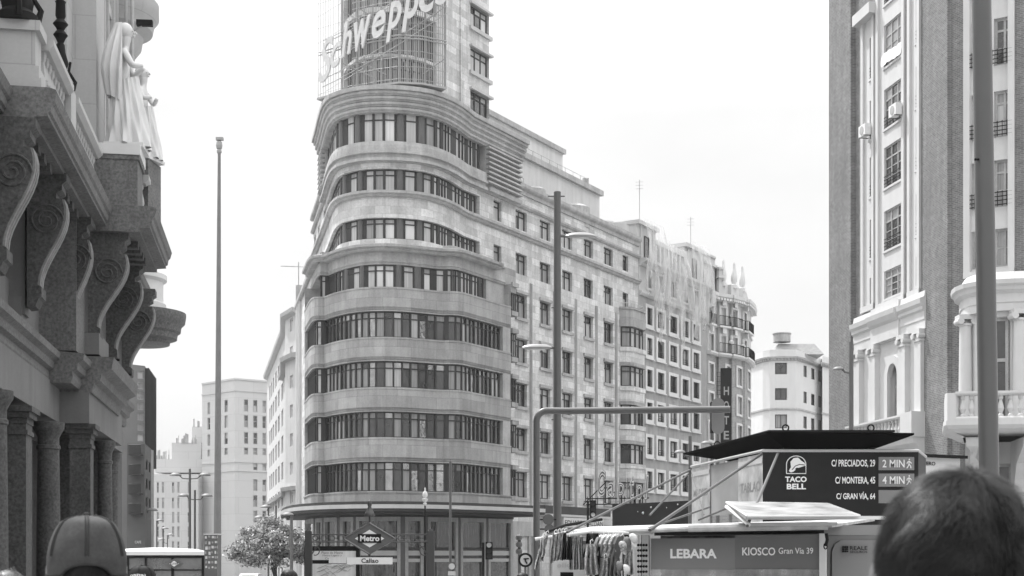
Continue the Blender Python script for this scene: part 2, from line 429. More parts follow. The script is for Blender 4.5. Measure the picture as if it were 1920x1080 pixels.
# string courses
g = G()
g.sweep(UB, u(558), u(588), [(-.1, 24.8), (.2, 24.85), (.3, 25.0), (.3, 25.3), (-.4, 25.35)])
g.sweep(UB, u(588), UB.len, [(-.1, 25.55), (.12, 25.55), (.2, 25.62), (.2, 25.7), (.34, 25.78), (.34, 25.95), (-.1, 25.95)])
g.sweep(UB, u(588), UB.len, [(-.1, 27.85), (.15, 27.85), (.26, 27.98), (.26, 28.12), (-.1, 28.12)])
g.sweep(UB, u(588), u(604.5), [(-.1, 28.9), (.2, 28.9), (.3, 29.0), (.3, 29.25), (-.1, 29.3)])
g.sweep(UB, uc1+.02, UB.len, [(-.4, 28.9), (.12, 28.9), (.12, 29.18), (.3, 29.3), (.36, 29.42), (.36, 29.66), (-.4, 29.66)])
g.sweep(UB, u(908), uc1, [(-.2, 27.93), (.5, 27.93), (.55, 28.2), (-.2, 28.25)])
g.build('string_course', m_trim, cap)
# bulging lower front: spandrel bands between ribbon windows
bands = [(4.9, 5.94), (7.9, 9.53), (11.25, 12.87), (14.63, 16.22), (17.96, 19.56)]
for i, (za, zb) in enumerate(bands):
    g = G(); q = [(-.5, za), (.0, za), (.0, za+.07), (-.04, za+.09), (-.0, za+.11), (.03, za+.17), (-.03, za+.19), (.05, za+.3), (.05, zb-.13), (.08, zb-.12), (.08, zb), (-.5, zb)]
    g.sweep(LB, 0, LB.len, q if i else [(-.5, za), (.1, za), (.1, zb-.1), (.15, zb-.1), (.15, zb), (-.5, zb)])
    g.build('spandrel_band', m_blockbig, cap)
ue = lu(943)
wz = [(5.94, 7.9), (9.53, 11.25), (12.87, 14.63), (16.22, 17.96)]
pool_l = [m_midcurt, m_midcurt, m_lightcurt, m_darkpane, m_darkpane, m_mirror, m_darkpane]
g = G()
for za, zb in wz: g.pb(LB, ue, LB.len, -.5, .0, za, zb)
g.pb(LB, LB.len-.02, LB.len+.0, -2.2, .0, 4.9, 19.5)
g.build('end_pier', m_trim, cap)
g = G(); a = LB.at(LB.len, .03); b = LB.at(LB.len, -3.4)
g.poly([(a.x, a.y, 4.9), (b.x, b.y, 4.9), (b.x, b.y, 21.2), (a.x, a.y, 21.2)])
a = LB.at(0, .03); b = LB.at(0, -3.2); g.poly([(a.x, a.y, 4.9), (b.x, b.y, 4.9), (b.x, b.y, 21.2), (a.x, a.y, 21.2)])
g.build('return_wall', m_blockbig, cap)
for k, (za, zb) in enumerate(wz):
    lights = []; a = .12
    while a < ue-.5:
        fl = .62 if (lu(700) < a < lu(860)) else .55
        lights.append((a, a+fl-.12)); a += fl+.0
        if abs(a-lu(608)) < .5 or abs(a-lu(831)) < .4: a += .18
    pl = pool_l if k else [m_midcurt, m_darkpane, m_darkpane, m_mirror, m_darkpane]
    ribbon(LB, lights, za, zb, -.24, cap, pl)
# balcony storey under the cornice (set back a little)
BL = [(591, 594), (597, 600.5), (603.5, 606), (613, 615), (618, 621), (625, 628), (652, 663), (683.7, 698.5), (702.6, 717.4), (722.4, 739.3), (763, 780.5), (802, 812),
      (823, 832), (839, 846.5), (852.5, 857), (858, 863), (864, 869.5), (876, 881), (882, 887), (888, 892), (898.5, 902.5), (903.5, 908), (913, 916)]
L5 = [(lu(a), lu(b)) for a, b in BL]
ribbon(LB, L5, 19.56, 21.15, -.55, cap, pool_u, [(lu(a), lu(b)) for a, b in ((634, 641), (665, 675), (744, 757), (783, 796))])
g = G(); g.pb(LB, lu(923), LB.len, -2.2, -.5, 19.5, 22.3)
g.sweep(LB, .0, LB.len, [(-2.2, 21.15), (-.42, 21.15), (-.38, 21.22), (-.44, 21.26), (-.36, 21.34), (-.42, 21.38), (-.45, 21.5), (-.45, 22.05), (-2.2, 22.05)])
g.build('frieze', m_trim, cap)
g = G(); g.sweep(LB, .0, lu(940), [(-1.5, 22.0), (-.1, 22.0), (.0, 22.07), (.0, 22.18), (.22, 22.24), (.25, 22.4), (.1, 22.46), (-.6, 22.5), (-.62, 22.8), (-1.1, 22.8), (-1.1, 22.5), (-2.6, 22.4)])
g.build('cornice', m_trim, cap)
g = G(); pts = [LB.at(q, -.3) for q in LB.us(0, LB.len)]; g.fc(*[g.vt((q.x, q.y, 22.3)) for q in pts])
pts = [LB.at(q, -.3) for q in LB.us(0, LB.len)]; g.fc(*[g.vt((q.x, q.y, 19.5)) for q in pts]); g.build('terrace', m_trim, cap)
# small second bay between the bulge and the flat facade
x0, x1 = u(937), u(949)
for i in range(2, 7):
    a, b = ZR[i]
    for q in ((-.1, 1.05, a-.35, a-.02), (-.1, 1.1, b, b+.32)): g = G(); g.pb(UB, x0, x1, *q); g.build('bay_slab', m_blockbig, cap)
g = G(); g.pb(UB, x0-2, x1-.3, -.1, 1.0, 20.9, 22.6); g.build('bay_slab', m_blockbig, cap)
for i in range(2, 7):
    a, b = ZR[i]; window(UB, x0+.2, x1-.1, a, b, .82, cap, cols=2, fw=.08)
# pilaster ribs beside the window columns, sills and lintels
for c, (xa, xb) in enumerate(CX):
    ub = u(xb)
    for k in (ub+.42, ub+.62): g = G(); g.pb(UB, k, k+.09, -.05, .1, 5.4, 22.4); g.build('rib', m_trim, cap)
    for a, b in ZR[2:]:
        g = G(); g.pb(UB, u(xa)-.1, ub+.12, -.05, .16, b+.02, b+.24); g.build('lintel', m_trim, cap)
        g = G(); g.pb(UB, u(xa)-.05, ub+.1, -.05, .13, a-.26, a-.03); g.build('sill', m_trim, cap)
# projecting rounded bay at the far right
ua, ub = u(1161.5), u(1199)
pts = []
for i in range(15):
    t = i/14; q = ua+(ub-ua)*t; pts.append(UB.at(q, 0.9*min(1, (1-abs(2*t-1))*2.6)**.6 if 0 < i < 14 else 0))
BY = Path([(q.x, q.y) for q in pts], px=False)
g = G(); g.pb(BY, 0, BY.len, -.3, 0, 21.95, 22.85); g.pb(BY, 0, BY.len, -.3, .1, 22.85, 23.02); g.build('rounded_bay', m_blockbig, cap)
for i in range(2, 7):
    a, b = ZR[i]; lo = ZR[i+1][1]+.3 if i < 6 else 4.9
    g = G(); g.sweep(BY, 0, BY.len, [(-.3, lo), (0, lo), (0, a-.4), (.1, a-.4), (.1, a-.02), (-.3, a-.02)]); g.build('rounded_bay', m_block, cap); g = G(); g.pb(BY, 0, BY.len, -.3, .08, b, b+.3 if i > 2 else 21.95); g.build('bay_lintel', m_blockbig, cap)
for i in range(2, 7):
    a, b = ZR[i]; st = BY.len/5.2
    ribbon(BY, [(.25+st*k, .25+st*(k+1)-.14) for k in range(5)], a, b, -.2, cap, [m_lightcurt, m_midcurt, m_lightcurt, m_darkpane])
g = G()
g.tube([BY.at(q, -.15, 23.4) for q in [BY.len*k/16 for k in range(17)]], .025, 5)
for k in range(9): g.tube([BY.at(BY.len*k/8, -.15, 23), BY.at(BY.len*k/8, -.15, 23.4)], .02, 4)
g.build('railing', m_alu, cap)
# canopy over the pavement
CN = Path([(527, 108), (530, 103), (536, 99.5), (548, 96.2), (565, 94), (590, 92.2), (620, 90.8), (660, 89.9), (700, 89.5), (740, 89.5), (780, 89.8), (820, 90.5), (860, 91.6), (900, 93), (960, 95.3), (1021, 98.4)])
zc = CN.z(730, 947.5)-.2
g = G(); g.sweep(CN, 0, CN.len, [(-6, zc+.46), (0, zc+.46), (0, zc+.28), (-6, zc+.28)]); g.sweep(CN, 0, CN.len, [(-6, zc), (0.02, zc), (.02, zc-.17), (-.4, zc-.17), (-.4, zc-.3), (-6, zc-.3)])
cn = g.build('canopy', m_soffit, cap)
g = G(); g.sweep(CN, 0, CN.len, [(-6, zc+.28), (.08, zc+.27), (.08, zc+.01), (-6, zc+.01)]); g.build('light_strip', m_alu, cn)
# ground floor shopfront under the canopy
SF = Path([(572, 104), (585, 98.5), (612, 95.8), (640, 94.6), (670, 93.8), (700, 93.4), (740, 93.4), (780, 93.8), (820, 94.8), (860, 96), (900, 97.5), (963, 100.2)])
g = G(); s = SF.u; zt = SF.z(730, 969); zb_ = SF.z(730, 1025)
m_shop = M('shop_glass', .05, .06, var=.35, scale=.5, coat=1, wavy=.12, fold_shade=.6, metal=.35)
shop = [(575, 591), (594, 606), (610, 634), (640, 664), (669.5, 750.5), (759, 793), (801, 857), (862, 909), (914, 959)]
g.pb(SF, 0, SF.len, -.3, .02, zt, 5.1); g.build('fascia', m_soffit, cap)
for a, b in shop:
    gg = G(); A, B = s(a), s(b); t = .22
    for x0, x1, y0, y1 in ((A, A+t, -1.2, zt), (B-t, B, -1.2, zt), (A+t, B-t, zt-t*1.3, zt)):
        gg.pb(SF, x0, x1, -.2, .12, y0, y1)
    f = gg.build('shop_window', m_trim, cap)
    q = G(); q.cm = 0
    q.pb(SF, A+t, B-t, -.2, -.1, -1.2, zt-t*1.3)
    q.build('pane', m_shop, f)
    if a > 600:
        for k, (y0, y1) in enumerate(((1026, 1031), (1032.5, 1041.5), (1043, 1046), (1047.5, 1054))):
            q = G(); q.pb(SF, A+t, B-t, -.1, -.02+.01*k, CZ+(H-y1)*93.4/F, CZ+(H-y0)*93.4/F); q.build('stripe', m_alu if k % 2 else m_dark, f)
g = G()
for (a, b), (c, d) in zip(shop, shop[1:]):
    g.pb(SF, s(b), s(c), -.3, .06, -1.2, zt)
g.build('shop_pier', m_pillar, cap)
# rooftop blocks behind the right facade
def setback(xa, xb, k): return Path([(xa, DR(xa)*k), (xb, DR(xb)*k)])
rb = setback(900, 1124, 1.055); zt2 = rb.z(1120, 356)
g = G()
def block(g, p, z0, z1, dep):
    a, b = p.at(0), p.at(p.len); n = -p.sn[0]*dep; q = [(a.x, a.y), (b.x, b.y), (b.x+n.x, b.y+n.y), (a.x+n.x, a.y+n.y)]
    g.prism([(x, y, z0) for x, y in q], (0, 0, z1-z0))
block(g, rb, 26, zt2-.45, 9); pn = g.build('penthouse', m_plaster, cap)
g = G(); g.pb(rb, -.2, rb.len+.25, -9.2, .3, zt2-.45, zt2); g.build('roof_slab', m_trim, pn)
g = G(); p2 = setback(900, 1055, 1.10); zt3 = p2.z(1050, 278)
block(g, p2, 26, zt3-.4, 8); pn2 = g.build('penthouse', m_plaster, cap)
g = G(); g.pb(p2, -.2, p2.len+.2, -8.2, .25, zt3-.4, zt3); g.build('roof_slab', m_trim, pn2)
g = G()
for p, z, xa, xb in ((rb, zt2, 975, 1110), (UB, 29.66, 975, 990), (setback(915, 955, 1.02), 33, 917, 953)):
    A, B = p.u(xa), p.u(xb); g.tube([p.at(A, -.4, z+.75), p.at(B, -.4, z+.75)], .025, 4); n = max(3, int((B-A)/1.3))
    for i in range(n+1): g.tube([p.at(A+(B-A)*i/n, -.4, z), p.at(A+(B-A)*i/n, -.4, z+.75)], .02, 4)
g.build('railing', m_trim, cap)
g = G(); q = rb.at(rb.u(1113), -.8, zt2); g.box((q.x, q.y, zt2+.45), (.55, .6, .9)); q = UB.at(u(1101), -1.2); g.lathe((q.x, q.y, 28.6), [(1.3, 0), (1.3, 1.7), (.9, 1.95), (.01, 2.0)], 20)
q = UB.at(u(1027), -1.2); g.lathe((q.x, q.y, 28.6), [(.9, 0), (.9, 1.7), (.6, 1.9), (.01, 1.95)], 20)
g.build('roof_vent', m_trim, cap)
# tower
DT = lambda x: 104.7*1573/(2490-x)
TW = Path([(633, 112), (636, 104), (640, 101), (650, 98.9), (665, 97.6), (690, 96.8), (730, 96.5), (770, 96.9), (795, 97.6), (810, 98.3), (820, DT(820)), (917, DT(917))])
t = TW.u; rows = [(34.45, 36.08), (37.5, 39.24), (40.8, 42.4), (44, 45.6)]
hol = [(t(882), TW.len, a, b) for a, b in rows]+[(t(645), t(818), a-.9, b+.3) for a, b in rows]
g = G(); g.wall(TW, 0, TW.len, 32.9, 48, hol, .3)
e = TW.at(TW.len)
e2 = TW.at(TW.len, -7); 
for z0, z1 in zip([32.9]+[b for a, b in rows], [a for a, b in rows]+[48]): g.poly([(e.x, e.y, z0), (e2.x, e2.y, z0), (e2.x, e2.y, z1), (e.x, e.y, z1)])
f0 = TW.at(0); g.poly([(f0.x, f0.y, 32.9), (f0.x+1, f0.y+10, 32.9), (f0.x+1, f0.y+10, 48), (f0.x, f0.y, 48)])
g.pb(TW, t(862), t(862)+.12, -.05, .1, 32.9, 48); g.pb(TW, t(822), t(822)+.12, -.05, .1, 32.9, 48)
tw = g.build('tower', m_block, cap)
for a, b in rows:
    window(TW, t(882), TW.len-.05, a, b, -.26, cap, cols=3, fw=.1, panes=[m_whitepane, m_lightcurt, m_darkpane])
    g = G(); g.pb(TW, t(880), TW.len+.25, -.1, .18, a-.3, a-.02); g.pb(TW, t(880), TW.len+.28, -.1, .25, b, b+.16); g.build('sill', m_alu, cap)
    A, B = t(648), t(816); n = 22; st = (B-A)/n
    ribbon(TW, [(A+st*i, A+st*(i+1)-.14) for i in range(n)], a-.85, b+.25, -.25, cap, [m_midcurt, m_darkpane, m_midcurt, m_lightcurt])
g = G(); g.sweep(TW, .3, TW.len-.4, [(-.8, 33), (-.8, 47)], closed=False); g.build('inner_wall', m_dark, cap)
# neighbour strip pilasters on the sunlit left flank
g = G()
for k in (.6, 1.6, 3.2, 4.6): g.pb(UB, u(558)+k, u(558)+k+.35, -.05, .22, -1.2, 25.4)
g.build('flank_pilaster', m_plaster, cap)
# ================================================================ GROUND
g = G(); xs = [-400, -60, 0, 60, 400]; ys = [-60, 10, 60, 150, 400, 1200]
m_ground = M('pale_stone_paving', .24, .85, var=.15, scale=.3, fine=.1, fscale=15, brick=(.8, .8, .01, .75, .08))
ids = [[g.vt((x, y, gz(y)), (x, y)) for x in xs] for y in ys]
for i in range(len(ys)-1):
    for j in range(len(xs)-1): g.fc(ids[i][j], ids[i][j+1], ids[i+1][j+1], ids[i+1][j])
g.build('ground', m_ground, kind='structure')
def slope_sheet(name, pts, lift, mat):
    g = G(); n = len(pts)
    g.poly([(x, y, gz(y)+lift) for x, y in pts], [(x, y) for x, y in pts]); return g.build(name, mat, kind='structure')
m_asph = M('asphalt', .06, .9, var=.2, scale=.5, fine=.15, fscale=40)
slope_sheet('road', [(-18, 86), (30, 86), (30, 76), (-18, 76)], .004, m_asph)
slope_sheet('road', [(-62, 320), (-40, 320), (-15.5, 86), (-27, 86)], .004, m_asph)

def block_from(p, z0, z1, mat, parent, dep=10, name='side_wall'):   # closes a street front into a volume
    a, b = p.at(0), p.at(p.len); n = Vector((0, dep)); g = G()
    q = [(a.x, a.y), (a.x+n.x, a.y+n.y), (b.x+n.x, b.y+n.y), (b.x, b.y)]
    for (x0, y0), (x1, y1) in zip(q, q[1:]): g.poly([(x0, y0, z0), (x1, y1, z0), (x1, y1, z1), (x0, y0, z1)])
    g.poly([(x, y, z1-.02) for x, y in q])
    return g.build(name, mat, parent)

# ================================================================ NETTED BUILDING
m_render = M('weathered_grey_render', .3, .9, var=.12, scale=.6, streak=.22, fine=.05)
m_white = M('white_painted_moulding', .6, .8, var=.06, scale=1.5, streak=.06)
m_palest = M('pale_stone', .5, .85, var=.08, scale=.8, streak=.1)
m_iron = M('black_wrought_iron', .013, .6, spec=.08)
nb = thing('apartment_building', 'grey rendered apartment building with white window frames, its top draped in torn netting', 'building', (13, 130, -1.5))
NB = Path([(1197.5, DR(1197.5)), (1325, DR(1325))]); u = NB.u
cx = [(1209.6, 1224), (1229.6, 1246.3), (1253, 1270.4), (1276, 1292), (1296.7, 1311.9)]
zt = [9.43, 12.49, 15.59, 18.55, 21.4, 24.1]
hol = []; 
for a, b in cx:
    for t in zt:
        hol.append((u(a)+.27, u(b)-.27, t-1.8, t-.26))
up = [(u(a)+.45, u(b)-.45, 25.6, 27.1) for a, b in cx]
g = G(); g.wall(NB, 0, NB.len, -1.5, 24.85, hol, .3); g.build('wall', m_render, nb)
g = G(); g.wall(NB, 0, NB.len, 24.85, 27.5, up, .3); g.build('attic_wall', m_palest, nb)
block_from(NB, -1.5, 28, m_plaster, nb)
for i, h in enumerate(hol+up):
    window(NB, h[0], h[1], h[2], h[3], -.22, nb, cols=2, trans=1, fw=.1, fm=m_dark, panes=[m_midcurt, m_darkpane, m_darkpane, m_lightcurt])
    g = G(); e = .33 if i < len(hol) else .2; a, b, c, d = h
    for q in ((a-e, b+e, d, d+e*.85), (a-e, b+e, c-e, c), (a-e, a, c, d), (b, b+e, c, d)): g.pb(NB, q[0], q[1], -.05, .1, q[2], q[3])
    if i < len(hol): g.pb(NB, a-e-.05, b+e+.05, -.05, .18, c-e-.08, c-e+.02)
    g.build('window_frame', m_white, nb)
    if i < len(hol):
        g = G()
        for k in range(3): g.tube([NB.at(a, .02, c+.12+.2*k), NB.at(b, .02, c+.12+.2*k)], .022, 4)
        g.build('railing', m_iron, nb)
g = G()
g.sweep(NB, 0, NB.len, [(-.1, 24.7), (.15, 24.7), (.3, 24.9), (.3, 25.05), (-.1, 25.1)])
g.sweep(NB, 0, NB.len, [(-.1, 27.3), (.2, 27.3), (.35, 27.5), (.75, 27.65), (.75, 27.9), (-.1, 27.95)]); g.build('cornice', m_palest, nb)
g = G()
for xa, xb in ((1198, 1233), (1287, 1322)):
    g.pb(NB, u(xa), u(xb), -3, -.2, 27.9, 31); g.pb(NB, u(xa)-.1, u(xb)+.2, -3, .1, 31, 31.35)
    g.pb(NB, u(xa)+.6, u(xa)+.85, -.25, -.08, 27.9, 31); g.pb(NB, u(xb)-.8, u(xb)-.55, -.25, -.08, 27.9, 31)
g.pb(NB, u(1233), u(1287), -2.6, -2.2, 27.9, 30.3)
for k in range(7): g.pb(NB, u(1235)+k*.9, u(1235)+k*.9+.35, -2.2, -.3, 27.9, 30.1)
g.pb(NB, u(1233), u(1287), -2.3, -.25, 30, 30.4)
g.build('attic_storey', m_palest, nb)
for xa, xb in ((1211, 1220), (1301, 1309)): window(NB, u(xa), u(xb), 28.2, 30.2, -.2, nb, cols=1, trans=1, panes=[m_darkpane])
g = G(); gp = Path([(1128, DR(1160)+4), (1198, DR(1198)+.5)]); g.pb(gp, 0, gp.len, -.4, 0, 22, 31.2); g.build('gable_wall', m_plaster, nb)
g = G(); a = NB.at(u(1252), -7, 29); g.box((a.x, a.y, 30.5), (3.6, 3, 3.4), R(20)); g.box((a.x-1.6, a.y-.2, 31.4), (2.2, 2.6, 5.0), R(20)); g.box((a.x+.5, a.y, 32.6), (1.2, 1.2, 1.3), R(20)); g.build('lift_housing', m_plaster, nb)
for k, (xx, hh) in enumerate(((1218, 4.3), (1313, 3.4))):
    a = NB.at(u(xx), -1); g = G(); g.tube([(a.x, a.y, 31.2), (a.x, a.y, 31.2+hh)], .035, 5)
    for i in range(3): g.tube([(a.x-.35, a.y, 31+hh-.3*i), (a.x+.35, a.y+.1, 31.05+hh-.3*i)], .02, 4)
    g.build('antenna', m_trim, label='thin roof antenna above the '+('left' if k == 0 else 'right')+' attic pier of the netted building', cat='antenna', group='antennas on the netted building')
# debris netting: a thin rumpled translucent cloth
m_net = M('debris_net', .7, .9, alpha=.42, var=.1, scale=1)
t_ = m_net.node_tree; n_ = t_.nodes.new('ShaderNodeTexNoise'); n_.inputs['Scale'].default_value = 1; n_.inputs['Detail'].default_value = 4
q_ = t_.nodes.new('ShaderNodeMapping'); q_.inputs['Scale'].default_value = (1.5, 1.5, .3); c_ = t_.nodes.new('ShaderNodeTexCoord')
r_ = t_.nodes.new('ShaderNodeMapRange'); r_.inputs[1].default_value = .3; r_.inputs[2].default_value = .7; r_.inputs[3].default_value = .12; r_.inputs[4].default_value = .55
t_.links.new(c_.outputs['Object'], q_.inputs[0]); t_.links.new(q_.outputs[0], n_.inputs[0]); t_.links.new(n_.outputs[0], r_.inputs[0]); t_.links.new(r_.outputs[0], t_.nodes['Principled BSDF'].inputs['Alpha'])
g = G(); nu, nv = 120, 30; ids = []
for i in range(nu+1):
    uu = NB.len*i/nu*.99+.02; col = []
    bot = 24.5+1.2*math.sin(i*.3)+1.5*noise.noise(Vector((i*.11, 0, 3)))
    if 18 < i < 24 or 60 < i < 66 or 84 < i < 92: bot -= 3.5
    tops = 31.5 if (i < 34 or i > 84) else 30.5-.3*math.sin((i-34)/50*math.pi)
    for j in range(nv+1):
        v = j/nv; z = tops+(bot-tops)*v
        ww = .95-.5*max(0, 1-v*3)-.25*max(0, v-.6)+.22*math.sin(i*1.3+v*2.2)*v+.3*noise.noise(Vector((i*.14, v*2, 1)))
        col.append(g.vt(NB.at(max(0, min(NB.len, uu+.25*math.sin(v*5+i*.2))), ww, z)))
    ids.append(col)
for i in range(nu):
    for j in range(nv): g.fc(ids[i][j], ids[i+1][j], ids[i+1][j+1], ids[i][j+1])
g.build('netting', m_net, smooth=True, label='torn translucent debris netting hanging over the top storeys of the grey apartment building', cat='netting')

# ================================================================ ORNATE BUILDING
m_brick = M('dark_brick', .27, .9, var=.12, scale=.8, brick=(.5, .16, .02, 1.25, .12))
ob_ = thing('apartment_building', 'ornate brick and white stucco building with iron balconies and rooftop pinnacles', 'building', (20, 142, -1.7))
OB = Path([(1325.3, DR(1325.3)), (1344, DR(1344)), (1348, 138.0), (1362, 138.6), (1368, 139.4), (1373, 139.2), (1386, 140.2), (1391, 141.3), (1397, 141.3), (1405, 143.6), (1408.5, 147)])
u = OB.u; hol = []
cols = [(1328.5, 1337.5), (1352, 1360.5), (1373.5, 1382), (1394, 1399)]; colb = [(1328.5, 1337.5), (1362, 1367.5), (1382, 1390), (1401, 1406)]
zr = [26.3, 23.5, 20.55, 17.65, 14.75, 11.85, 9]
for k, z in enumerate(zr):
    for a, b in (cols if k < 2 else colb): hol.append((u(a), u(b), z-1.75, z))
g = G(); g.wall(OB, 0, OB.len, 21.6, 27, hol, .25); g.build('upper_wall', m_palest, ob_)
g = G(); g.wall(OB, 0, OB.len, -1.7, 21.6, hol, .25); g.build('brick_wall', m_brick, ob_)
block_from(OB, -1.7, 27.4, m_plaster, ob_)
for a, b, c, d in hol:
    window(OB, a+.1, b-.1, c, d, -.18, ob_, cols=2, trans=1, fw=.08, fm=m_white, panes=[m_darkpane, m_midcurt, m_lightcurt])
    g = G(); e = .22
    for q in ((a-e, b+e, d, d+e), (a-e, b+e, c-e, c), (a-e, a, c, d), (b, b+e, c, d)): g.pb(OB, max(0, q[0]), min(OB.len, q[1]), -.05, .1, q[2], q[3])
    if d > 23: g.pb(OB, (a+b)/2-.2, (a+b)/2+.2, 0, .35, d+.2, d+.75)
    g.build('window_frame', m_white, ob_)
g = G()
g.sweep(OB, 0, OB.len, [(-.1, 26.9), (.2, 26.9), (.3, 27.1), (.6, 27.3), (.65, 27.6), (-.1, 27.7)])
n = 60
for i in range(n): a = OB.len*(i+.2)/n; g.pb(OB, a, a+.16, .1, .6, 26.95, 27.18)
g.sweep(OB, 0, OB.len, [(-.1, 21.4), (.3, 21.45), (.45, 21.6), (.45, 21.75), (-.1, 21.8)])
g.sweep(OB, 0, OB.len, [(-.1, 24.3), (.15, 24.3), (.2, 24.5), (-.1, 24.5)])
g.build('cornice', m_white, ob_)
for zz, spans in ((24.45, [(1326.5, 1340), (1349.5, 1365), (1369, 1385), (1389, 1405)]), (21.75, [(1349.5, 1366), (1370, 1387), (1390, 1407)])):
    for a, b in spans:
        g = G(); A, B = u(a), u(b); ws = .5
        g.pb(OB, A, B, 0, ws, zz-.18, zz); q = g.build('balcony', m_white, ob_)
        g = G(); k = max(5, int((B-A)/.16)); 
        for zq in (zz+.06, zz+.98): g.tube([OB.at(A, 0, zq), OB.at(A, ws-.04, zq)]+[OB.at(x, ws-.04, zq) for x in OB.us(A, B)]+[OB.at(B, 0, zq)], .03, 4)
        for i in range(k+1): x = A+(B-A)*i/k; g.tube([OB.at(x, ws-.04, zz), OB.at(x, ws-.04, zz+.98)], .02, 4)
        g.build('railing', m_iron, q)
g = G()
for a, b, z0, z1 in ((1325.5, 1343, 27.6, 31.2), (1345, 1357, 27.6, 30.2)):
    g.pb(OB, u(a), u(b), -3, -.3, z0, z1); g.pb(OB, u(a)-.1, u(b)+.2, -3.1, .0, z1-.9, z1-.65); g.pb(OB, u(a), u(b), -3.1, -.1, z1, z1+.2)
g.pb(OB, u(1357), OB.len, -.6, -.3, 27.6, 28.9); g.build('attic', m_palest, ob_)
for xx in (1362.5, 1382, 1398):
    a = OB.at(u(xx), -.4); g = G()
    g.lathe((a.x, a.y, 28.6), [(.34, 0), (.34, .35), (.2, .45), (.32, .8), (.34, 1.2), (.2, 1.9), (.12, 2.3), (.16, 2.45), (.01, 2.75)], 10)
    g.build('pinnacle', m_white, ob_, smooth=True)
for xx, zz in ((1370, 22), (1391, 21.9)):
    a = OB.at(u(xx), .15); g = G(); g.lathe((a.x, a.y, zz-.1), [(.28, 0), (.22, .5), (.24, .9), (.3, 1.15), (.1, 1.35), (.17, 1.5), (.17, 1.7), (.02, 1.85)], 10); g.build('niche_figure', m_white, ob_, smooth=True)
for xx, zz in ((1370, 25.4), (1391, 25.2)):
    g = G(); n = 20; A = u(xx); ring = [OB.at(A+.28*math.cos(2*math.pi*i/n), .14, zz+.45*math.sin(2*math.pi*i/n)) for i in range(n)]; g.prism(ring, (0, .2, 0)); g.build('oval_medallion', m_white, ob_)
# hotel sign
hs = thing('hotel_sign', 'tall dark vertical sign reading HOTEL fixed to the ornate brick building', 'sign', (19.9, 130, 11))
HS = Path([(1352, 131), (1371.5, 131)]); zz = lambda y: CZ+(H-y)*131/F
g = G(); g.pb(HS, 0, HS.len, -.4, 0, zz(862), zz(690)); g.build('sign_box', m_iron, hs)
for ch, y0, y1 in (('H', 725, 741), ('O', 752, 768), ('T', 780, 796), ('E', 808, 824), ('L', 836, 852)):
    g = G(); text_on(g, ch, HS, .25, .74, zz(y1), zz(y0), .03, bold=.02); g.build('letter', M('grey_letter', .32, .5) if ch == 'H' else bpy.data.materials['grey_letter'], hs)
g = G()
for xx in (-.35, -.1):  g.tube([HS.at(0, -.1, zz(740))+Vector((xx, 0, 0)), HS.at(0, -.1, zz(697))+Vector((xx, 0, 0))], .025, 4)
for k in range(6): q = HS.at(0, -.1, zz(740-8.5*k)); g.tube([q+Vector((-.4, 0, 0)), q], .02, 4)
g.build('bracket', m_iron, hs)

# ================================================================ WHITE BUILDING ACROSS THE SIDE STREET
wb = thing('apartment_building', 'plain white apartment building with a rounded corner and dentil cornice beyond the brick ones', 'building', (36, 176, -2))
WB = Path([(1401, 180), (1410, 178), (1430, 174.5), (1443, 173.3), (1455, 173), (1492, 173), (1501, 174), (1541, 181), (1542, 178.5), (1560, 181), (1600, 190)]); u = WB.u; zz = lambda y: CZ+(H-y)*173/F
hol = []
for (y0, y1) in ((680, 701.7), (727.7, 750), (777, 803), (829, 852), (878, 902)): hol.append((u(1453), u(1476), zz(y1), zz(y0)))
for xa, xb in ((1506.7, 1512.5), (1521, 1527), (1534, 1539.5), (1560, 1565)):
    for (y0, y1) in ((680.5, 702), (730, 752), (777, 800), (829, 852), (878, 902)): hol.append((u(xa), u(xb), zz(y1), zz(y0)))
g = G(); g.wall(WB, 0, WB.len, -2, 27.3, hol, .3); g.build('wall', M('white_render', .6, .9, var=.04, scale=.5, streak=.04), wb)
block_from(WB, -2, 27.2, m_plaster, wb, 14)
for a, b, c, d in hol: window(WB, a, b, c, d, -.25, wb, cols=2 if b-a > 1 else 1, trans=1, fw=.09, panes=[m_darkpane, m_midcurt])
g = G(); g.sweep(WB, 0, WB.len, [(-.1, 25.9), (.1, 25.9), (.15, 26.1), (.35, 26.2), (.4, 26.4), (-.1, 26.5)])
for i in range(90): a = WB.len*(i+.2)/90; g.pb(WB, a, a+.16, .1, .3, 25.95, 26.15)
g.sweep(WB, 0, WB.len, [(-.1, zz(768)), (.15, zz(768)), (.15, zz(765)), (-.1, zz(765))]); g.build('cornice', m_trim, wb)
g = G(); a = WB.at(u(1445), -5); g.box((a.x+.8, a.y+2, 27.8), (6.5, 8, 1.5), 0, taper=.7); g.build('tiled_roof', m_brick, wb)
g = G(); g.lathe((a.x-1, a.y-.5, 28.8), [(1.1, 0), (1.1, .95), (1.2, 1.0), (1.2, 1.1)], 24); g.build('roof_drum', m_trim, wb)

# ================================================================ RIGHT BRICK TOWER
m_rbrick = M('grey_brick', .135, .9, var=.16, scale=.4, fine=.2, fscale=4, streak=.16, brick=(.26, .09, .016, 1.6, .2), bump=.5)
m_stucco = M('white_stucco', .52, .75, var=.05, scale=.8, streak=.05)
rt = thing('brick_building', 'tall grey brick building with white window bays, pilasters and balustrades', 'building', (22, 75, -.8))
F1 = plane(500, 1655, 76.6, 1563, 1785); u = F1.u; Z0, Z1 = -.8, 42
rowsC = [(31.95, 34.2), (28.5, 30.85), (25.1, 27.3), (21.85, 24.1), (18.4, 20.6), (15.75, 17.3)]
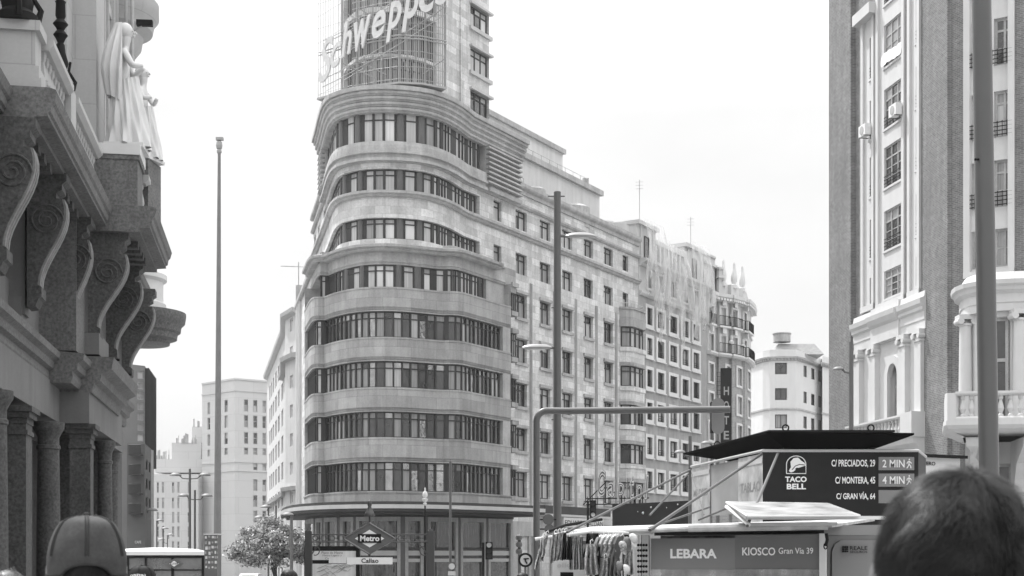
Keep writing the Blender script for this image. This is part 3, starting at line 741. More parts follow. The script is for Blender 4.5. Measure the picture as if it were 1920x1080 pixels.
# brick field with the bay cut out
bay = [(u(1617), u(1641), 15.5, 32.3), (u(1645), u(1698), 15.3, 34.9), (u(1704), u(1727), 15.3, 34.9), (u(1606), u(1743), Z0+5, 13.4)]
g = G(); g.wall(F1, 0, F1.len, Z0, Z1, bay, .25); g.build('brick_wall', m_rbrick, rt)
hol = [(u(1630), u(1637), a, b) for a, b in rowsC[1:]]+[(u(1657), u(1693), a, b) for a, b in rowsC]+[(u(1716.5), u(1724.5), a, b) for a, b in rowsC]
g = G()
for a, b, c, d in bay[:3]:
    g.wall(F1, a, b, c, d, hol, .16, w=-.02)
    for q in ((a, a+.3), (b-.3, b)): g.pb(F1, q[0], q[1], -.1, .12, c, d)
    g.pb(F1, a, b, -.1, .14, c-.05, c+.28)
g.pb(F1, u(1613), u(1645), -.1, .5, 31.9, 32.5); g.pb(F1, u(1645), u(1700), -.1, .35, 34.6, 35)
g.build('window_bay', m_stucco, rt)
for a, b, c, d in hol:
    big = b-a > 1.1
    window(F1, a, b, c, d, -.16, rt, cols=3 if big else 1, trans=.7, fw=.08, rows=2 if big else 1, fm=m_trim if big else m_dark, panes=[m_darkpane, m_midcurt, m_darkpane])
    if c > 17:
        g = G()
        for k in range(4): g.tube([F1.at(a, -.02, c+.08+.19*k), F1.at(b, -.02, c+.08+.19*k)], .022, 4)
        g.build('railing', m_iron, rt)
    g = G(); g.pb(F1, a-.05, b+.05, -.4, .06, c-.12, c); g.build('sill', m_stucco, rt)
# seams / pier steps in the brick
g = G(); g.pb(F1, 0, u(1604), -.05, .3, Z0, Z1); g.pb(F1, u(1741), F1.len, -.05, .25, Z0, Z1)
g.build('brick_pier', m_rbrick, rt)
# portico storey: entablature, pilasters, arched window
g = G(); A, B = u(1606), u(1743)
g.wall(F1, A, B, 4.2, 13.4, [(u(1634), u(1640.5), 7.8, 12.7), (u(1672), u(1692), 7.8, 12.2), (u(1720.5), u(1728.5), 7.8, 12.7)], .5, w=.15)
g.sweep(F1, A+.3, B+.1, [(-.2, 13.3), (.3, 13.3), (.3, 13.75), (.34, 13.8), (.34, 14.2), (.45, 14.3), (.45, 14.45), (.56, 14.6), (.6, 14.85), (.35, 14.95), (.3, 15.25), (-.2, 15.25)])
g.sweep(F1, u(1645), u(1698), [(.2, 13.35), (.42, 13.35), (.42, 14.2), (.55, 14.35), (.68, 14.6), (.72, 14.85), (.42, 14.95), (.4, 15.3), (.2, 15.3)])
g.build('entablature', m_stucco, rt)
for xa, xb in ((1612, 1625), (1642, 1655), (1698, 1712), (1728, 1742)):
    g = G(); a, b = u(xa), u(xb)
    g.pb(F1, a+.05, b-.05, .1, .45, 7.6, 12.9); g.pb(F1, a, b, .1, .5, 12.7, 12.8); g.pb(F1, a-.02, b+.02, .1, .55, 13.1, 13.32)
    for q in (a+.08, b-.08): g.tube([F1.at(q, .1, 12.98), F1.at(q, .6, 12.98)], .15, 10)
    g.build('pilaster', m_stucco, rt)
g = G(); ca, cr = (u(1672)+u(1692))/2, (u(1692)-u(1672))/2+.32
for k in range(12):
    t0, t1 = math.pi*k/12, math.pi*(k+1)/12; zb = 11.35
    for w0, r0, r1 in ((.3, cr-.38, cr),):
        q = [F1.at(ca-r*math.cos(t), w0, zb+r*math.sin(t)*1.15) for r, t in ((r0, t0), (r1, t0), (r1, t1), (r0, t1))]
        g.prism(q, -F1.sn[0].to_3d()*.3)
for q in (ca-cr, ca+cr-.38): g.pb(F1, q, q+.38, .1, .3, 7.8, 11.35)
# spandrel filling above the arch
for k in range(12):
    t0, t1 = math.pi*k/12, math.pi*(k+1)/12; r = cr-.3
    q = [F1.at(ca-r*math.cos(t0), .12, 11.35+r*1.15*math.sin(t0)), F1.at(ca-r*math.cos(t1), .12, 11.35+r*1.15*math.sin(t1)), F1.at(ca-r*math.cos(t1), .12, 13), F1.at(ca-r*math.cos(t0), .12, 13)]
    g.poly(q)
g.build('arch_surround', m_stucco, rt)
for xa, xb, zt_ in ((1634, 1640.5, 12.7), (1672, 1692, 12.6), (1720.5, 1728.5, 12.7)):
    window(F1, u(xa), u(xb), 7.8, zt_, -.25, rt, cols=2 if xb-xa > 15 else 1, trans=.62, fw=.1, fm=m_trim, panes=[m_darkpane, m_midcurt])
def balustrade(p, A, B, zb, zt, w0, parent, st=.42, mat=None, dep=.34, rad=.15, sub=None):
    g = G(); mat = mat or m_stucco
    g.sweep(p, A, B, [(w0-dep, zb), (w0+.08, zb), (w0+.08, zb+.1), (w0, zb+.18), (w0-dep, zb+.18)]); g.sweep(p, A, B, [(w0-dep, zt-.18), (w0, zt-.18), (w0+.08, zt-.1), (w0+.08, zt), (w0-dep, zt)])
    n = int((B-A)/st); h = zt-zb-.36
    for i in range(n):
        q = p.at(A+(B-A)*(i+.5)/n, w0-dep/2, zb+.18); k = rad
        g.lathe(q, [(k*.8, 0), (k*.8, h*.08), (k*.45, h*.14), (k*.95, h*.38), (k*.8, h*.52), (k*.38, h*.78), (k*.7, h*.86), (k*.7, h)], 8)
    return g.build('balustrade', mat, parent)
g = G(); g.sweep(F1, A+.2, B-.05, [(.1, 6.6), (.4, 6.8), (.5, 7.2), (.85, 7.45), (.95, 7.75), (.1, 7.75)]); g.build('balcony_floor', m_stucco, rt)
balustrade(F1, A+.6, B-1.2, 7.75, 9.0, .9, rt)
g = G(); g.pb(F1, B-1.3, B, .1, 1.0, 7.75, 9.05); g.pb(F1, A, B+.4, -.1, .7, 3.6, 6.7); g.build('balcony_pier', m_stucco, rt)
# curving flank between the two fronts and the second front
F2 = Path([(1785, 68.8), (1808, 68.2), (2010, 65.6)]); u = F2.u; zz = lambda y: CZ+(H-y)*67.3/F
fr = (u(1808), u(1903), 15.3, 36)
g = G(); g.wall(F2, 0, F2.len, Z0, Z1, [fr, (u(1800), u(1960), 4, 13.2)], .25); g.build('brick_wall', m_rbrick, rt)
rows2 = [(29, 31.3), (25.5, 27.8), (22, 24.25), (18.6, 20.9), (15.7, 17.55)]
hol = [(u(a), u(b), c, d) for c, d in rows2 for a, b in ((1819, 1839), (1862, 1899))]
g = G(); g.wall(F2, fr[0], fr[1], fr[2], fr[3], hol, .3, w=-.1)
for q in ((fr[0], fr[0]+.3), (fr[1]-.3, fr[1])): g.pb(F2, q[0], q[1], -.1, .12, fr[2], fr[3])
g.pb(F2, fr[0], fr[1], -.1, .14, fr[2]-.05, fr[2]+.25); g.build('window_bay', m_stucco, rt)
for a, b, c, d in hol:
    window(F2, a, b, c, d, -.34, rt, cols=2, trans=.99 if d < 18 else .72, fw=.11, rows=1, fm=m_trim, panes=[m_midcurt, m_darkpane, m_lightcurt])
    if c > 17:
        g = G()
        for k in range(4): g.tube([F2.at(a, .1, c+.08+.2*k), F2.at(b, .1, c+.08+.2*k)], .025, 4)
        for k in range(5): q = a+(b-a)*k/4; g.tube([F2.at(q, .1, c), F2.at(q, .1, c+.75)], .02, 4)
        g.build('railing', m_iron, rt)
# bowed stone storey on the second front
bp = [(1800, 68.3), (1802, 67.3), (1808, 66.6), (1820, 66.0), (1840, 65.5), (1870, 65.1), (1900, 64.9), (1950, 64.8), (2000, 65)]
BW = Path(bp); u = BW.u
hol = [(u(1829), u(1897), 7.7, 12.9), (u(1925), u(1975), 7.7, 12.9), (u(1826), u(1905), .6, 6.0)]
g = G(); g.wall(BW, 0, BW.len, -1, 13.2, hol, .5, w=-.25)
g.sweep(BW, 0, BW.len, [(-.8, 13.15), (.0, 13.15), (.0, 13.5), (.05, 13.55), (.05, 13.95), (.25, 14.1), (.3, 14.25), (.42, 14.35), (.45, 14.55), (.1, 14.62), (-.15, 15.0), (-2.5, 15.0)])
g.build('bowed_front', m_stucco, rt)
for a, b, c, d in hol: window(BW, a+.1, b-.1, c, d, -.6, rt, cols=2, trans=.6, fw=.16, fm=m_trim, panes=[m_darkpane, m_darkpane, m_midcurt])
for xx in (1811, 1912, 1990):
    q = BW.at(u(xx), .02); g = G()
    g.lathe((q.x, q.y, 7.6), [(.4, 0), (.4, .15), (.33, .3), (.31, 2.5), (.28, 5.0), (.33, 5.05), (.33, 5.15)], 16); g.box((q.x, q.y, 13.05), (.8, .7, .22))
    for s_ in (-.32, .32): g.tube([(q.x+s_, q.y-.36, 12.85), (q.x+s_, q.y+.3, 12.85)], .16, 12)
    g.build('column', m_stucco, rt, smooth=True)
BR = Path([(1772, 66.5), (1774, 62.6), (1778, 62.2), (1830, 61.9), (2000, 61.4)]); u = BR.u
g = G(); g.sweep(BR, 0, BR.len, [(-4, 7.0), (-.8, 7.0), (-.3, 7.25), (0, 7.35), (.12, 7.5), (.12, 7.7), (-4, 7.7)])
g.pb(BR, u(1772.5), u(1793), -.5, .05, 7.7, 8.95); g.build('balcony_floor', m_stucco, rt)
balustrade(BR, u(1793), u(2000), 7.7, 9.0, .0, rt, st=.4, rad=.16)
for xx in (1800, 1925):
    g = G(); a = u(xx); pr = [(-3.6, 7), (-.6, 7), (-.7, 6.6), (-1.4, 6.3), (-2.2, 5.9), (-2.6, 5.2), (-2.7, 4.6), (-3.6, 4.4)]
    g.sweep(BR, a, a+.9, pr); g.build('console', m_stucco, rt)
g = G()
e = F1.at(0); g.poly([(e.x, e.y, Z0), (e.x+12, e.y+1, Z0), (e.x+12, e.y+1, Z1), (e.x, e.y, Z1)]); g.build('side_wall', m_rbrick, rt)
m_ac = M('white_appliance', .7, .5)
for k, (xx, yy, lab) in enumerate(((1690, 208, 'white air conditioner box hanging under the wide bay window of the brick building'), (1632, 246, 'white air conditioner box below the narrow left window strip of the brick building'))):
    a = F1.at(F1.u(xx), .35, F1.z(xx, yy)); g = G(); yw = math.atan2(F1.sn[0].y, F1.sn[0].x)
    ac = thing('air_conditioner', lab, 'air conditioner', (a.x, a.y, a.z-.35), 'air conditioners on the brick building')
    g.box((a.x, a.y, a.z), (.35, .85, .62), yw); g.build('casing', m_ac, ac)
    g = G(); q = a+F1.sn[0].to_3d()*.18; g.tube([q, q+F1.sn[0].to_3d()*.02], .24, 16); g.build('fan_grille', m_trim, ac)
    g = G()
    for s_ in (-.3, .3): b_ = a-Vector((0, 0, .32))+Vector((-F1.sn[0].y, F1.sn[0].x, 0))*s_; g.tube([b_+F1.sn[0].to_3d()*.2, b_-F1.sn[0].to_3d()*.4], .025, 4)
    g.build('bracket', m_iron, ac)
g = G(); u = F1.u; A, B = u(1656), u(1694); n = 24; ids = []
for i in range(n+1):
    x = A+(B-A)*i/n; ids.append([g.vt(F1.at(x, .12+.03*math.sin(i*1.1+j), 28.55+.62*j/4+.05*math.sin(i*.25))) for j in range(5)])
for i in range(n):
    for j in range(4): g.fc(ids[i][j], ids[i+1][j], ids[i+1][j+1], ids[i][j+1])
m_cloth = M('white_cloth', .75, .9)
bn = g.build('banner', m_cloth, smooth=True, label='white cloth banner tied to the railing of a wide window high on the brick building', cat='banner')
# ================================================================ LEFT THEATRE BUILDING
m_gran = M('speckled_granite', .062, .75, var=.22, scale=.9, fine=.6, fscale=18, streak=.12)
m_granL = M('lit_speckled_granite', .12, .75, var=.18, scale=.9, fine=.45, fscale=18, streak=.15)  # paler granite copy with the light put into its colour
m_frz = M('grimy_limestone', .14, .85, var=.15, scale=.7, streak=.15, fine=.06)
m_beige = M('smooth_pale_limestone', .40, .85, var=.06, scale=.8, streak=.06, fine=.04, brick=(3, .95, .01, .8, .03))
m_flute = M('highlit_granite_edge', .2, .8, var=.3, scale=3, fine=.2)  # pale tone puts the edge highlights of the brackets into the colour
m_marble = M('pale_marble', .6, .6, var=.06, scale=2)
th = thing('theatre_building', 'granite and limestone theatre front with scroll brackets, balconies and columns close by', 'building', (-9, 28, 0))
S0 = 4.3
def LPt(D): return (-S0+(525-960)/F*D, D)
TP = Path([LPt(9), LPt(70)], px=False)
uD = lambda D: (Vector(LPt(D))-TP.p[0]).length            # u for a depth along the front
W = lambda s: (S0-s)*.986
pb = lambda g, a, b, w0, w1, z0, z1: g.pb(TP, uD(a), uD(b), w0, w1, z0, z1)
DJ = 29.0                                                  # where the second, projecting section begins
# lower order
g = G(); pb(g, 9, 39, -2.0, -1.8, 0, 10); g.build('rear_wall', m_gran, th)
g = G(); pb(g, 9, DJ, -1.6, -.3, 4.45, 5.2); pb(g, DJ, 35, -1.6, .3, 4.45, 5.2); pb(g, 35, 37.6, -1.6, .05, 4.45, 5.0); g.build('frieze', m_frz, th)
g = G(); pr = lambda o: [(-1.6, 5.15), (o, 5.15), (o+.04, 5.25), (o+.03, 5.38), (o+.12, 5.42), (o+.14, 5.55), (o+.24, 5.62), (o+.26, 5.74), (o-.2, 5.78), (-1.6, 5.78)]
g.sweep(TP, uD(9), uD(DJ-1.2), pr(-.35)); g.sweep(TP, uD(DJ-1.2), uD(DJ), pr(.1))
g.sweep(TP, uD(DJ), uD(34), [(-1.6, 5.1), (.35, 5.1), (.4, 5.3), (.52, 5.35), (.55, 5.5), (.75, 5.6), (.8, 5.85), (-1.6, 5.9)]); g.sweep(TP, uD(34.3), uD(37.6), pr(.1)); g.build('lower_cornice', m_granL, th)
g = G(); pb(g, 9, DJ, -1.3, -.52, 5.75, 6.6); g.build('plinth_band', m_frz, th)
g = G(); pb(g, 9, DJ, -1.4, -.75, 6.5, 8.5); pb(g, DJ, 38, -1.4, -.05, 5.8, 8.5); g.build('infill_wall', m_gran, th)
def bracket(D, wb, tip, thick=.48, mat=None, zt=8.52):
    pts = [(wb, zt), (tip+.06, zt), (tip+.06, zt-.14), (tip-.02, zt-.2), (tip-.02, zt-.3), (tip-.12, zt-.36), (tip-.12, zt-.46)]
    b0 = wb+.18                                            # volute bulge, then the long S to the foot
    for t in range(11):
        k = t/10; z = zt-.46-(1.55)*k
        x = (tip-.02)+(b0-(tip-.02))*(k*k*(3-2*k)); x += .14*math.sin(k*math.pi*1.0)*(1-k)*1.2
        pts.append((x, z))
    zf = zt-2.05
    pts += [(b0+.07, zf), (b0+.07, zf-.17), (b0+.02, zf-.2), (b0-.04, zf-.34), (wb, zf-.36)]
    g = G(); u0 = uD(D)
    g.prism([TP.at(u0, w, z) for w, z in pts], TP.at(u0+thick, 0, 0)-TP.at(u0, 0, 0))
    o = g.build('scroll_bracket', mat or m_gran, th)
    g = G(); band = pts[6:18]                              # raised fluted band on the outer curve
    for k in range(3):
        a, b = u0+thick*(.1+.28*k), u0+thick*(.1+.28*k+.2)
        for (w0, z0), (w1, z1) in zip(band, band[1:]):
            g.poly([TP.at(a, w0+.035, z0), TP.at(b, w0+.035, z0), TP.at(b, w1+.035, z1), TP.at(a, w1+.035, z1)])
            g.poly([TP.at(a, w0-.02, z0), TP.at(a, w0+.035, z0), TP.at(a, w1+.035, z1), TP.at(a, w1-.02, z1)])
    g.build('fluted_band', m_flute, o)
    g = G(); cw, cz = (wb+tip)/2+.02, zt-.86; sp = []      # spiral volute on the side that faces the viewer
    for i in range(46):
        a = i*.33; r = .3*(1-i/52); sp.append(TP.at(u0-.015, cw+r*math.cos(a), cz+r*math.sin(a)))
    g.tube(sp, .02, 5); g.build('volute', m_gran, o, smooth=True)
    return o
for D in (21.55, 24.7): bracket(D, -.2, .42)
bracket(17.5, -.7, -.1)
bracket(27.9, -.1, .42)
for D in (DJ+.15, 32.2, 35.4): bracket(D, .25, 1.02)
for D in (21.55, 24.7):
    g = G(); pb(g, D+.05, D+.6, -1, -.3, 5.78, 6.3); pb(g, D+.1, D+.55, -1, -.25, 6.0, 8); g.build('pale_strip', m_frz, th)
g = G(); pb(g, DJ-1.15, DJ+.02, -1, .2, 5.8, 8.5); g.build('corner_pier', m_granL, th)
g = G(); pb(g, DJ, DJ+1.6, -.6, .5, 5.9, 6.35); pb(g, DJ+1.8, 33.6, -.4, .1, 5.9, 6.6); g.build('window_plinth', m_frz, th)
# cornice and soffit
def cprof(o): return [(-1.4, 8.5), (o-.35, 8.5), (o-.35, 8.58), (o-.14, 8.6), (o-.14, 8.66), (o-.1, 8.68), (o-.08, 8.8), (o-.04, 8.84), (o, 8.98), (o-.02, 9.02), (o-.12, 9.05), (-1.4, 9.06)]
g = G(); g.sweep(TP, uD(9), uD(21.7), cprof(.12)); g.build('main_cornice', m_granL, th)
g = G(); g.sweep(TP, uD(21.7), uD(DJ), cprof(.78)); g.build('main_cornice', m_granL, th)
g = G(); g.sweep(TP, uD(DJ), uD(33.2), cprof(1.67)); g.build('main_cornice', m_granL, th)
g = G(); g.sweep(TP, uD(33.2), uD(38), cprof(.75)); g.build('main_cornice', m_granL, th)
for a, b, w0, w1 in ((21.55, 24.7, -.4, .3), (24.7, 27.9, -.4, .3), (DJ+.15, 32.2, .1, 1.2)):
    g = G(); n = 4
    for k in range(n):
        q = a+.75+(b-a-.85)*k/n; pb(g, q, q+(b-a)/n*.32, w0, w1, 8.36, 8.5)
    g.build('soffit_coffer', m_gran, th)
# round balcony at the far end
cx_, cy_ = -10.35, 38.6; g = G()
g.lathe((cx_, cy_, 0), [(.2, 7.5), (.8, 7.55), (.82, 7.65), (1.0, 7.7), (1.02, 7.85), (1.1, 7.9), (1.12, 8.05), (1.22, 8.15), (1.25, 8.35), (1.25, 8.42), (.1, 8.45)], 40); g.build('round_balcony', m_granL, th, smooth=True)
g = G(); g.lathe((cx_-.3, cy_, 8.42), [(1.0, 0), (1.0, .25), (.92, .3), (.92, .85), (1.02, .92), (1.02, 1.05), (.1, 1.08)], 40); g.build('round_balustrade', m_marble, th, smooth=True)
# lower columns
def cap_lathe(g, x, y, r, zt, zb=0): g.lathe((x, y, 0), [(r*1.25, zb), (r*1.25, zb+.25), (r*1.05, zb+.35), (r, zb+.4), (r*.97, (zb+zt)/2), (r*.88, zt-.55), (r*.98, zt-.53), (r*.98, zt-.47), (r*.88, zt-.45), (r*.88, zt-.3), (r*1.1, zt-.2), (r*1.3, zt-.12), (r*1.32, zt)], 28)
def pier(D, s, wd, th_, zt, mats=(m_gran,)):
    g = G(); w1 = W(s); w0 = w1-wd; u0 = uD(D)
    g.pb(TP, u0, u0+th_, w0, w1, 0, zt-.42); g.pb(TP, u0-.03, u0+th_+.03, w0-.03, w1+.03, zt-.5, zt-.42)
    for k, e in enumerate((.02, .07, .12)): g.pb(TP, u0-e, u0+th_+e, w0-e, w1+e, zt-.3+.1*k, zt-.2+.1*k)
    g.pb(TP, u0, u0+th_, w0, w1, zt-.42, zt-.3)
    return g.build('square_pier', m_gran, th)
pier(24.6, 4.5, .62, .62, 4.33); pier(19.5, 4.5, .62, .62, 4.33); pier(DJ+.2, 4.0, .42, .5, 4.45)
for D, s, r, zt in ((27.6, 4.6, .235, 4.33), (33, 4.17, .185, 4.4), (37, 4.5, .19, 4.4), (22.3, 4.6, .235, 4.33)):
    g = G(); a = TP.at(uD(D), W(s)); cap_lathe(g, a.x, a.y, r, zt); g.build('column', m_gran, th, smooth=True)
for D, s in ((31.2, 4.5), (35, 4.5), (37.3, 4.45)):
    g = G(); a = uD(D); g.pb(TP, a, a+.4, W(s)-.5, W(s), 0, 4.4); g.build('pilaster', m_gran, th)
# upper storey
g = G(); pb(g, 37.7, 38.6, -2, -.1, 0, 8.5); g.build('end_wall', m_gran, th)
g = G(); pb(g, 19, DJ-.6, -2.3, -.95, 9.0, 16); pb(g, DJ, 38.5, -2, -.15, 9.0, 17); g.build('upper_wall', m_beige, th)
for a in (21.5, 24.2):
    g = G(); pb(g, a, a+.9, -1, -.75, 9.3, 17); pb(g, a+.3, a+.5, -.8, -.6, 9.3, 17); g.build('window_pier', m_beige, th)
g = G(); pb(g, 22.6, 24.1, -1, -.9, 9.6, 17); g.build('tall_window', m_darkpane, th)
g = G(); u0 = uD(DJ+.8); w0, w1 = W((525-123)*(DJ+.8)/F), W((525-180)*(DJ+.8)/F); g.pb(TP, u0, u0+1.4, w0, w1, 9.0, 18); g.pb(TP, u0+1.4, u0+1.9, w0, w1-.18, 9.0, 18)
g.build('upper_pier', m_beige, th)
for k in range(4):
    g = G(); a = DJ+2.9+1.9*k
    for q in ((a, a+.15), (a+1.2, a+1.35)): pb(g, q[0], q[1], -.2, .12, 9.0, 18)
    for z in (11.6, 13.4, 15.2): pb(g, a+.15, a+1.2, -.2, .05, z, z+.25)
    g.build('window_frame', m_beige, th)
g = G(); g.lathe((-10.9, 37.5, 0), [(.5, 14.6), (.7, 15.2), (.85, 15.4), (.9, 15.7), (1.15, 15.85), (1.2, 16.1), (1.32, 16.25), (1.32, 16.6), (.1, 16.7)], 40); g.build('round_cornice', m_beige, th, smooth=True)
g = G()
for w_ in (.3, .45): q = TP.at(uD(36), w_); g.tube([(q.x, q.y, 10), (q.x, q.y, 17)], .05, 8)
g.build('downpipe', m_trim, th)
# balcony pedestal and balustrades
ZC = 9.05
g = G(); u0 = uD(21.95); g.pb(TP, u0, u0+.7, -3.2, .5, ZC, ZC+.22); g.pb(TP, u0+.03, u0+.66, -3.2, .46, ZC+.22, ZC+.42); g.pb(TP, u0+.06, u0+.6, -3.2, .4, ZC+.42, ZC+.98); g.pb(TP, u0, u0+.66, -3.2, .48, ZC+.98, ZC+1.14); g.build('pedestal', m_beige, th)
balustrade(TP, u0+.72, uD(24.9), ZC, ZC+1.1, .5, th, st=.27, mat=m_beige, dep=.25, rad=.1)
g = G(); pb(g, 24.9, 25.5, .15, .53, ZC, ZC+1.12); g.build('balustrade_post', m_beige, th)
balustrade(TP, uD(25.5), uD(DJ-.1), ZC, ZC+1.1, .5, th, st=.27, mat=m_beige, dep=.25, rad=.1)
g = G(); u0 = uD(DJ+.3); wa, wb_ = W((525-180)*(DJ+.3)/F), W((525-256)*(DJ+.3)/F)
g.pb(TP, u0, u0+1.1, wa, wb_, ZC, 10.1); g.pb(TP, u0-.02, u0+1.12, wa-.03, wb_+.04, 10.1, 10.2); pdl = g.build('statue_pedestal', m_granL, th)
g = G(); g.pb(TP, u0-.04, u0+1.15, wa-.05, wb_+.06, 10.2, 10.42); g.build('pedestal_cap', m_marble, pdl)
balustrade(TP, u0+1.15, uD(32.6), ZC, 10.1, 1.3, th, st=.3, mat=m_beige, dep=.22, rad=.09)
g = G(); pb(g, 32.6, 33, 1.0, 1.36, ZC, 10.15); g.build('balustrade_post', m_beige, th)
for k, D in enumerate((30.5, 33.0)):
    g = G(); g.tube([TP.at(uD(D), -.2, 6.0), TP.at(uD(D), .75, 6.0)], .03, 6); g.build('iron_rod', m_iron, th)
# statues (skin-modifier figures)
def skin_body(name, nodes, edges, mat, parent=None, sub=2, root=0, **k):
    me = bpy.data.meshes.new(name); o3 = Vector(ORI[parent]) if parent else Vector(nodes[0][0])
    me.from_pydata([tuple(Vector(p)-o3) for p, r in nodes], edges, [])
    ob = bpy.data.objects.new(name, me); COL.objects.link(ob)
    m = ob.modifiers.new('s', 'SKIN'); m.use_smooth_shade = True; m.branch_smoothing = .6
    s2 = ob.modifiers.new('d', 'SUBSURF'); s2.levels = s2.render_levels = sub
    for i, (p, r) in enumerate(nodes):
        v = me.skin_vertices[0].data[i]; v.radius = r if isinstance(r, tuple) else (r, r); v.use_root = (i == root)
    dg = bpy.context.evaluated_depsgraph_get(); nm = bpy.data.meshes.new_from_object(ob.evaluated_get(dg))
    ob.modifiers.clear(); ob.data = nm; nm.name = name; nm.materials.clear(); nm.materials.append(mat)
    nm.polygons.foreach_set('use_smooth', [True]*len(nm.polygons))
    if parent: ob.parent = parent; ORI[ob] = ORI[parent]
    else: ob.location = o3; ORI[ob] = tuple(o3)
    tag(ob, **k); return ob
def statue(base, h, label, name_g, yaw=0, turn=1):
    k = h/1.75; T = Matrix.Rotation(yaw, 3, 'Z'); B = Vector(base)
    q = lambda x, y, z: B+T@(Vector((x, y, z))*k)
    st = thing('statue', label, 'statue', base, name_g)
    n = [(q(0, 0, .95), .15*k), (q(0, 0, 1.15), .115*k), (q(.01, .0, 1.34), .14*k), (q(.02, 0, 1.47), .06*k), (q(.03, -.01, 1.56), .085*k), (q(.05, -.02, 1.68), .085*k),
         (q(.03, -.17, 1.38), .06*k), (q(.16, -.2, 1.15), .05*k), (q(.3, -.1, 1.18), .036*k), (q(-.02, .17, 1.38), .06*k), (q(.12, .2, 1.13), .05*k), (q(.28, .08, 1.22), .036*k),
         (q(.02, -.09, .85), .11*k), (q(.1, -.1, .48), .085*k), (q(.04, -.1, .08), .06*k), (q(-.01, .09, .85), .11*k), (q(0, .1, .46), .085*k), (q(-.02, .1, .08), .06*k),
         (q(.2, -.1, .04), .04*k), (q(.14, .1, .04), .04*k)]
    e = [(0, 1), (1, 2), (2, 3), (3, 4), (4, 5), (2, 6), (6, 7), (7, 8), (2, 9), (9, 10), (10, 11), (0, 12), (12, 13), (13, 14), (0, 15), (15, 16), (16, 17), (14, 18), (17, 19)]
    skin_body('figure', n, e, m_marble, st)
    # veil and draped skirt: folded cloth shells
    g = G(); NN, MM = 96, 30; ids = []
    for j in range(MM+1):
        v = j/MM; z = 1.0-.98*v; r = (.17+.13*v); row = []
        for i in range(NN):
            a = 2*math.pi*i/NN; f = 1+.16*math.sin(a*9+v*3.5)*(.3+v*.6)+.05*math.sin(a*19-v*5)
            row.append(g.vt(q(r*f*math.cos(a)+.05*v+.03, r*f*.95*math.sin(a), z+.07*math.sin(a+1)*(1-v))))
        ids.append(row)
    for j in range(MM):
        for i in range(NN): g.fc(ids[j][i], ids[j][(i+1) % NN], ids[j+1][(i+1) % NN], ids[j+1][i])
    g.build('skirt', m_marble, st, smooth=True)
    g = G(); ids = []
    for j in range(31):
        v = j/30; z = 1.8-1.15*v; row = []
        for i in range(61):
            t = i/60*math.pi*1.0+math.pi*.56; r = .1+.085*min(1, v*1.6)+.06*math.sin(v*math.pi)
            f = 1+.13*math.sin(t*13+v*4)*min(1, v*3)
            row.append(g.vt(q(r*f*math.cos(t)*1.1-.02, r*f*math.sin(t), z-.12*math.cos(t)*v)))
        ids.append(row)
    for j in range(30):
        for i in range(60): g.fc(ids[j][i], ids[j][i+1], ids[j+1][i+1], ids[j+1][i])
    g.build('veil', m_marble, st, smooth=True)
    g = G(); g.ball(q(.03, -.02, 1.695), .118*k, 18, .95, .9, 1.05); g.ball(q(-.06, -.02, 1.62), .1*k, 14, .9, 1, 1.5); g.ball(q(-.09, 0, 1.45), .1*k, 14, .8, 1.2, 1.6); g.build('hair', m_marble, st, smooth=True)
    g = G(); g.tube([q(.165, -.02, 1.7), q(.19, -.02, 1.665), q(.165, -.02, 1.645)], [.008*k, .018*k, .01*k], 6); g.ball(q(.155, -.02, 1.625), .02*k, 8); g.ball(q(.145, -.055, 1.69), .015*k, 6); g.ball(q(.145, .015, 1.69), .015*k, 6); g.build('face', m_marble, st, smooth=True)
    g = G(); g.box(q(.05, 0, -.0), (.55*k, .55*k, .06*k), yaw); g.build('base', m_marble, st)
    return st
a = TP.at(uD(DJ+.85), .9); statue((a.x, a.y, 10.47), 2.62, 'veiled marble woman with folded arms, the nearer and larger statue on the granite pedestal', 'marble statues on the theatre balcony', R(5))
a = P(267, 303, 31.4); g = G(); g.box((a.x-.15, a.y, 9.8), (.9, .7, 1.5), R(-9)); g.build('statue_pedestal', m_granL, th); statue(tuple(a), 2.05, 'farther marble statue, half hidden behind the veiled woman at the balcony edge', 'marble statues on the theatre balcony', R(-20))
# dark cast-iron lamp standards
def standard(base, k, label):
    st = thing('lamp_standard', label, 'lamp', base, 'black lamp standards on the theatre balcony'); g = G()
    pr = [(.30, 0), (.30, .12), (.22, .2), (.24, .34), (.15, .55), (.19, .7), (.12, .95), (.1, 1.15), (.07, 1.2), (.12, 1.32), (.17, 1.4), (.12, 1.48), (.08, 1.52), (.12, 1.6), (.18, 1.68), (.12, 1.76), (.09, 1.8), (.12, 1.88), (.11, 2.2), (.13, 2.24), (.075, 2.3), (.07, 3.2), (.11, 3.25), (.14, 3.3), (.08, 3.4), (.07, 4.6)]
    g.lathe(base, [(r*k*1.05, z*k) for r, z in pr], 18); g.build('post', m_iron, st, smooth=True)
    g = G()
    for i in range(4):
        a = i*math.pi/2+.4; d = Vector((math.cos(a), math.sin(a), 0)); B = Vector(base)
        g.tube([B+d*.3*k+Vector((0, 0, .05*k)), B+d*.36*k+Vector((0, 0, .25*k)), B+d*.2*k+Vector((0, 0, .5*k)), B+d*.24*k+Vector((0, 0, .75*k))], [.06*k, .05*k, .04*k, .03*k], 6)
    g.build('scroll_foot', m_iron, st, smooth=True)
    return st
a = TP.at(uD(25.2), .3); standard((a.x, a.y, ZC+1.1), .72, 'slender black cast-iron lamp post rising behind the stone balustrade')
a = TP.at(uD(22.15), .1); standard((a.x, a.y, ZC+1.14), 1.0, 'broad black cast-iron lamp base standing on the pale corner pedestal')
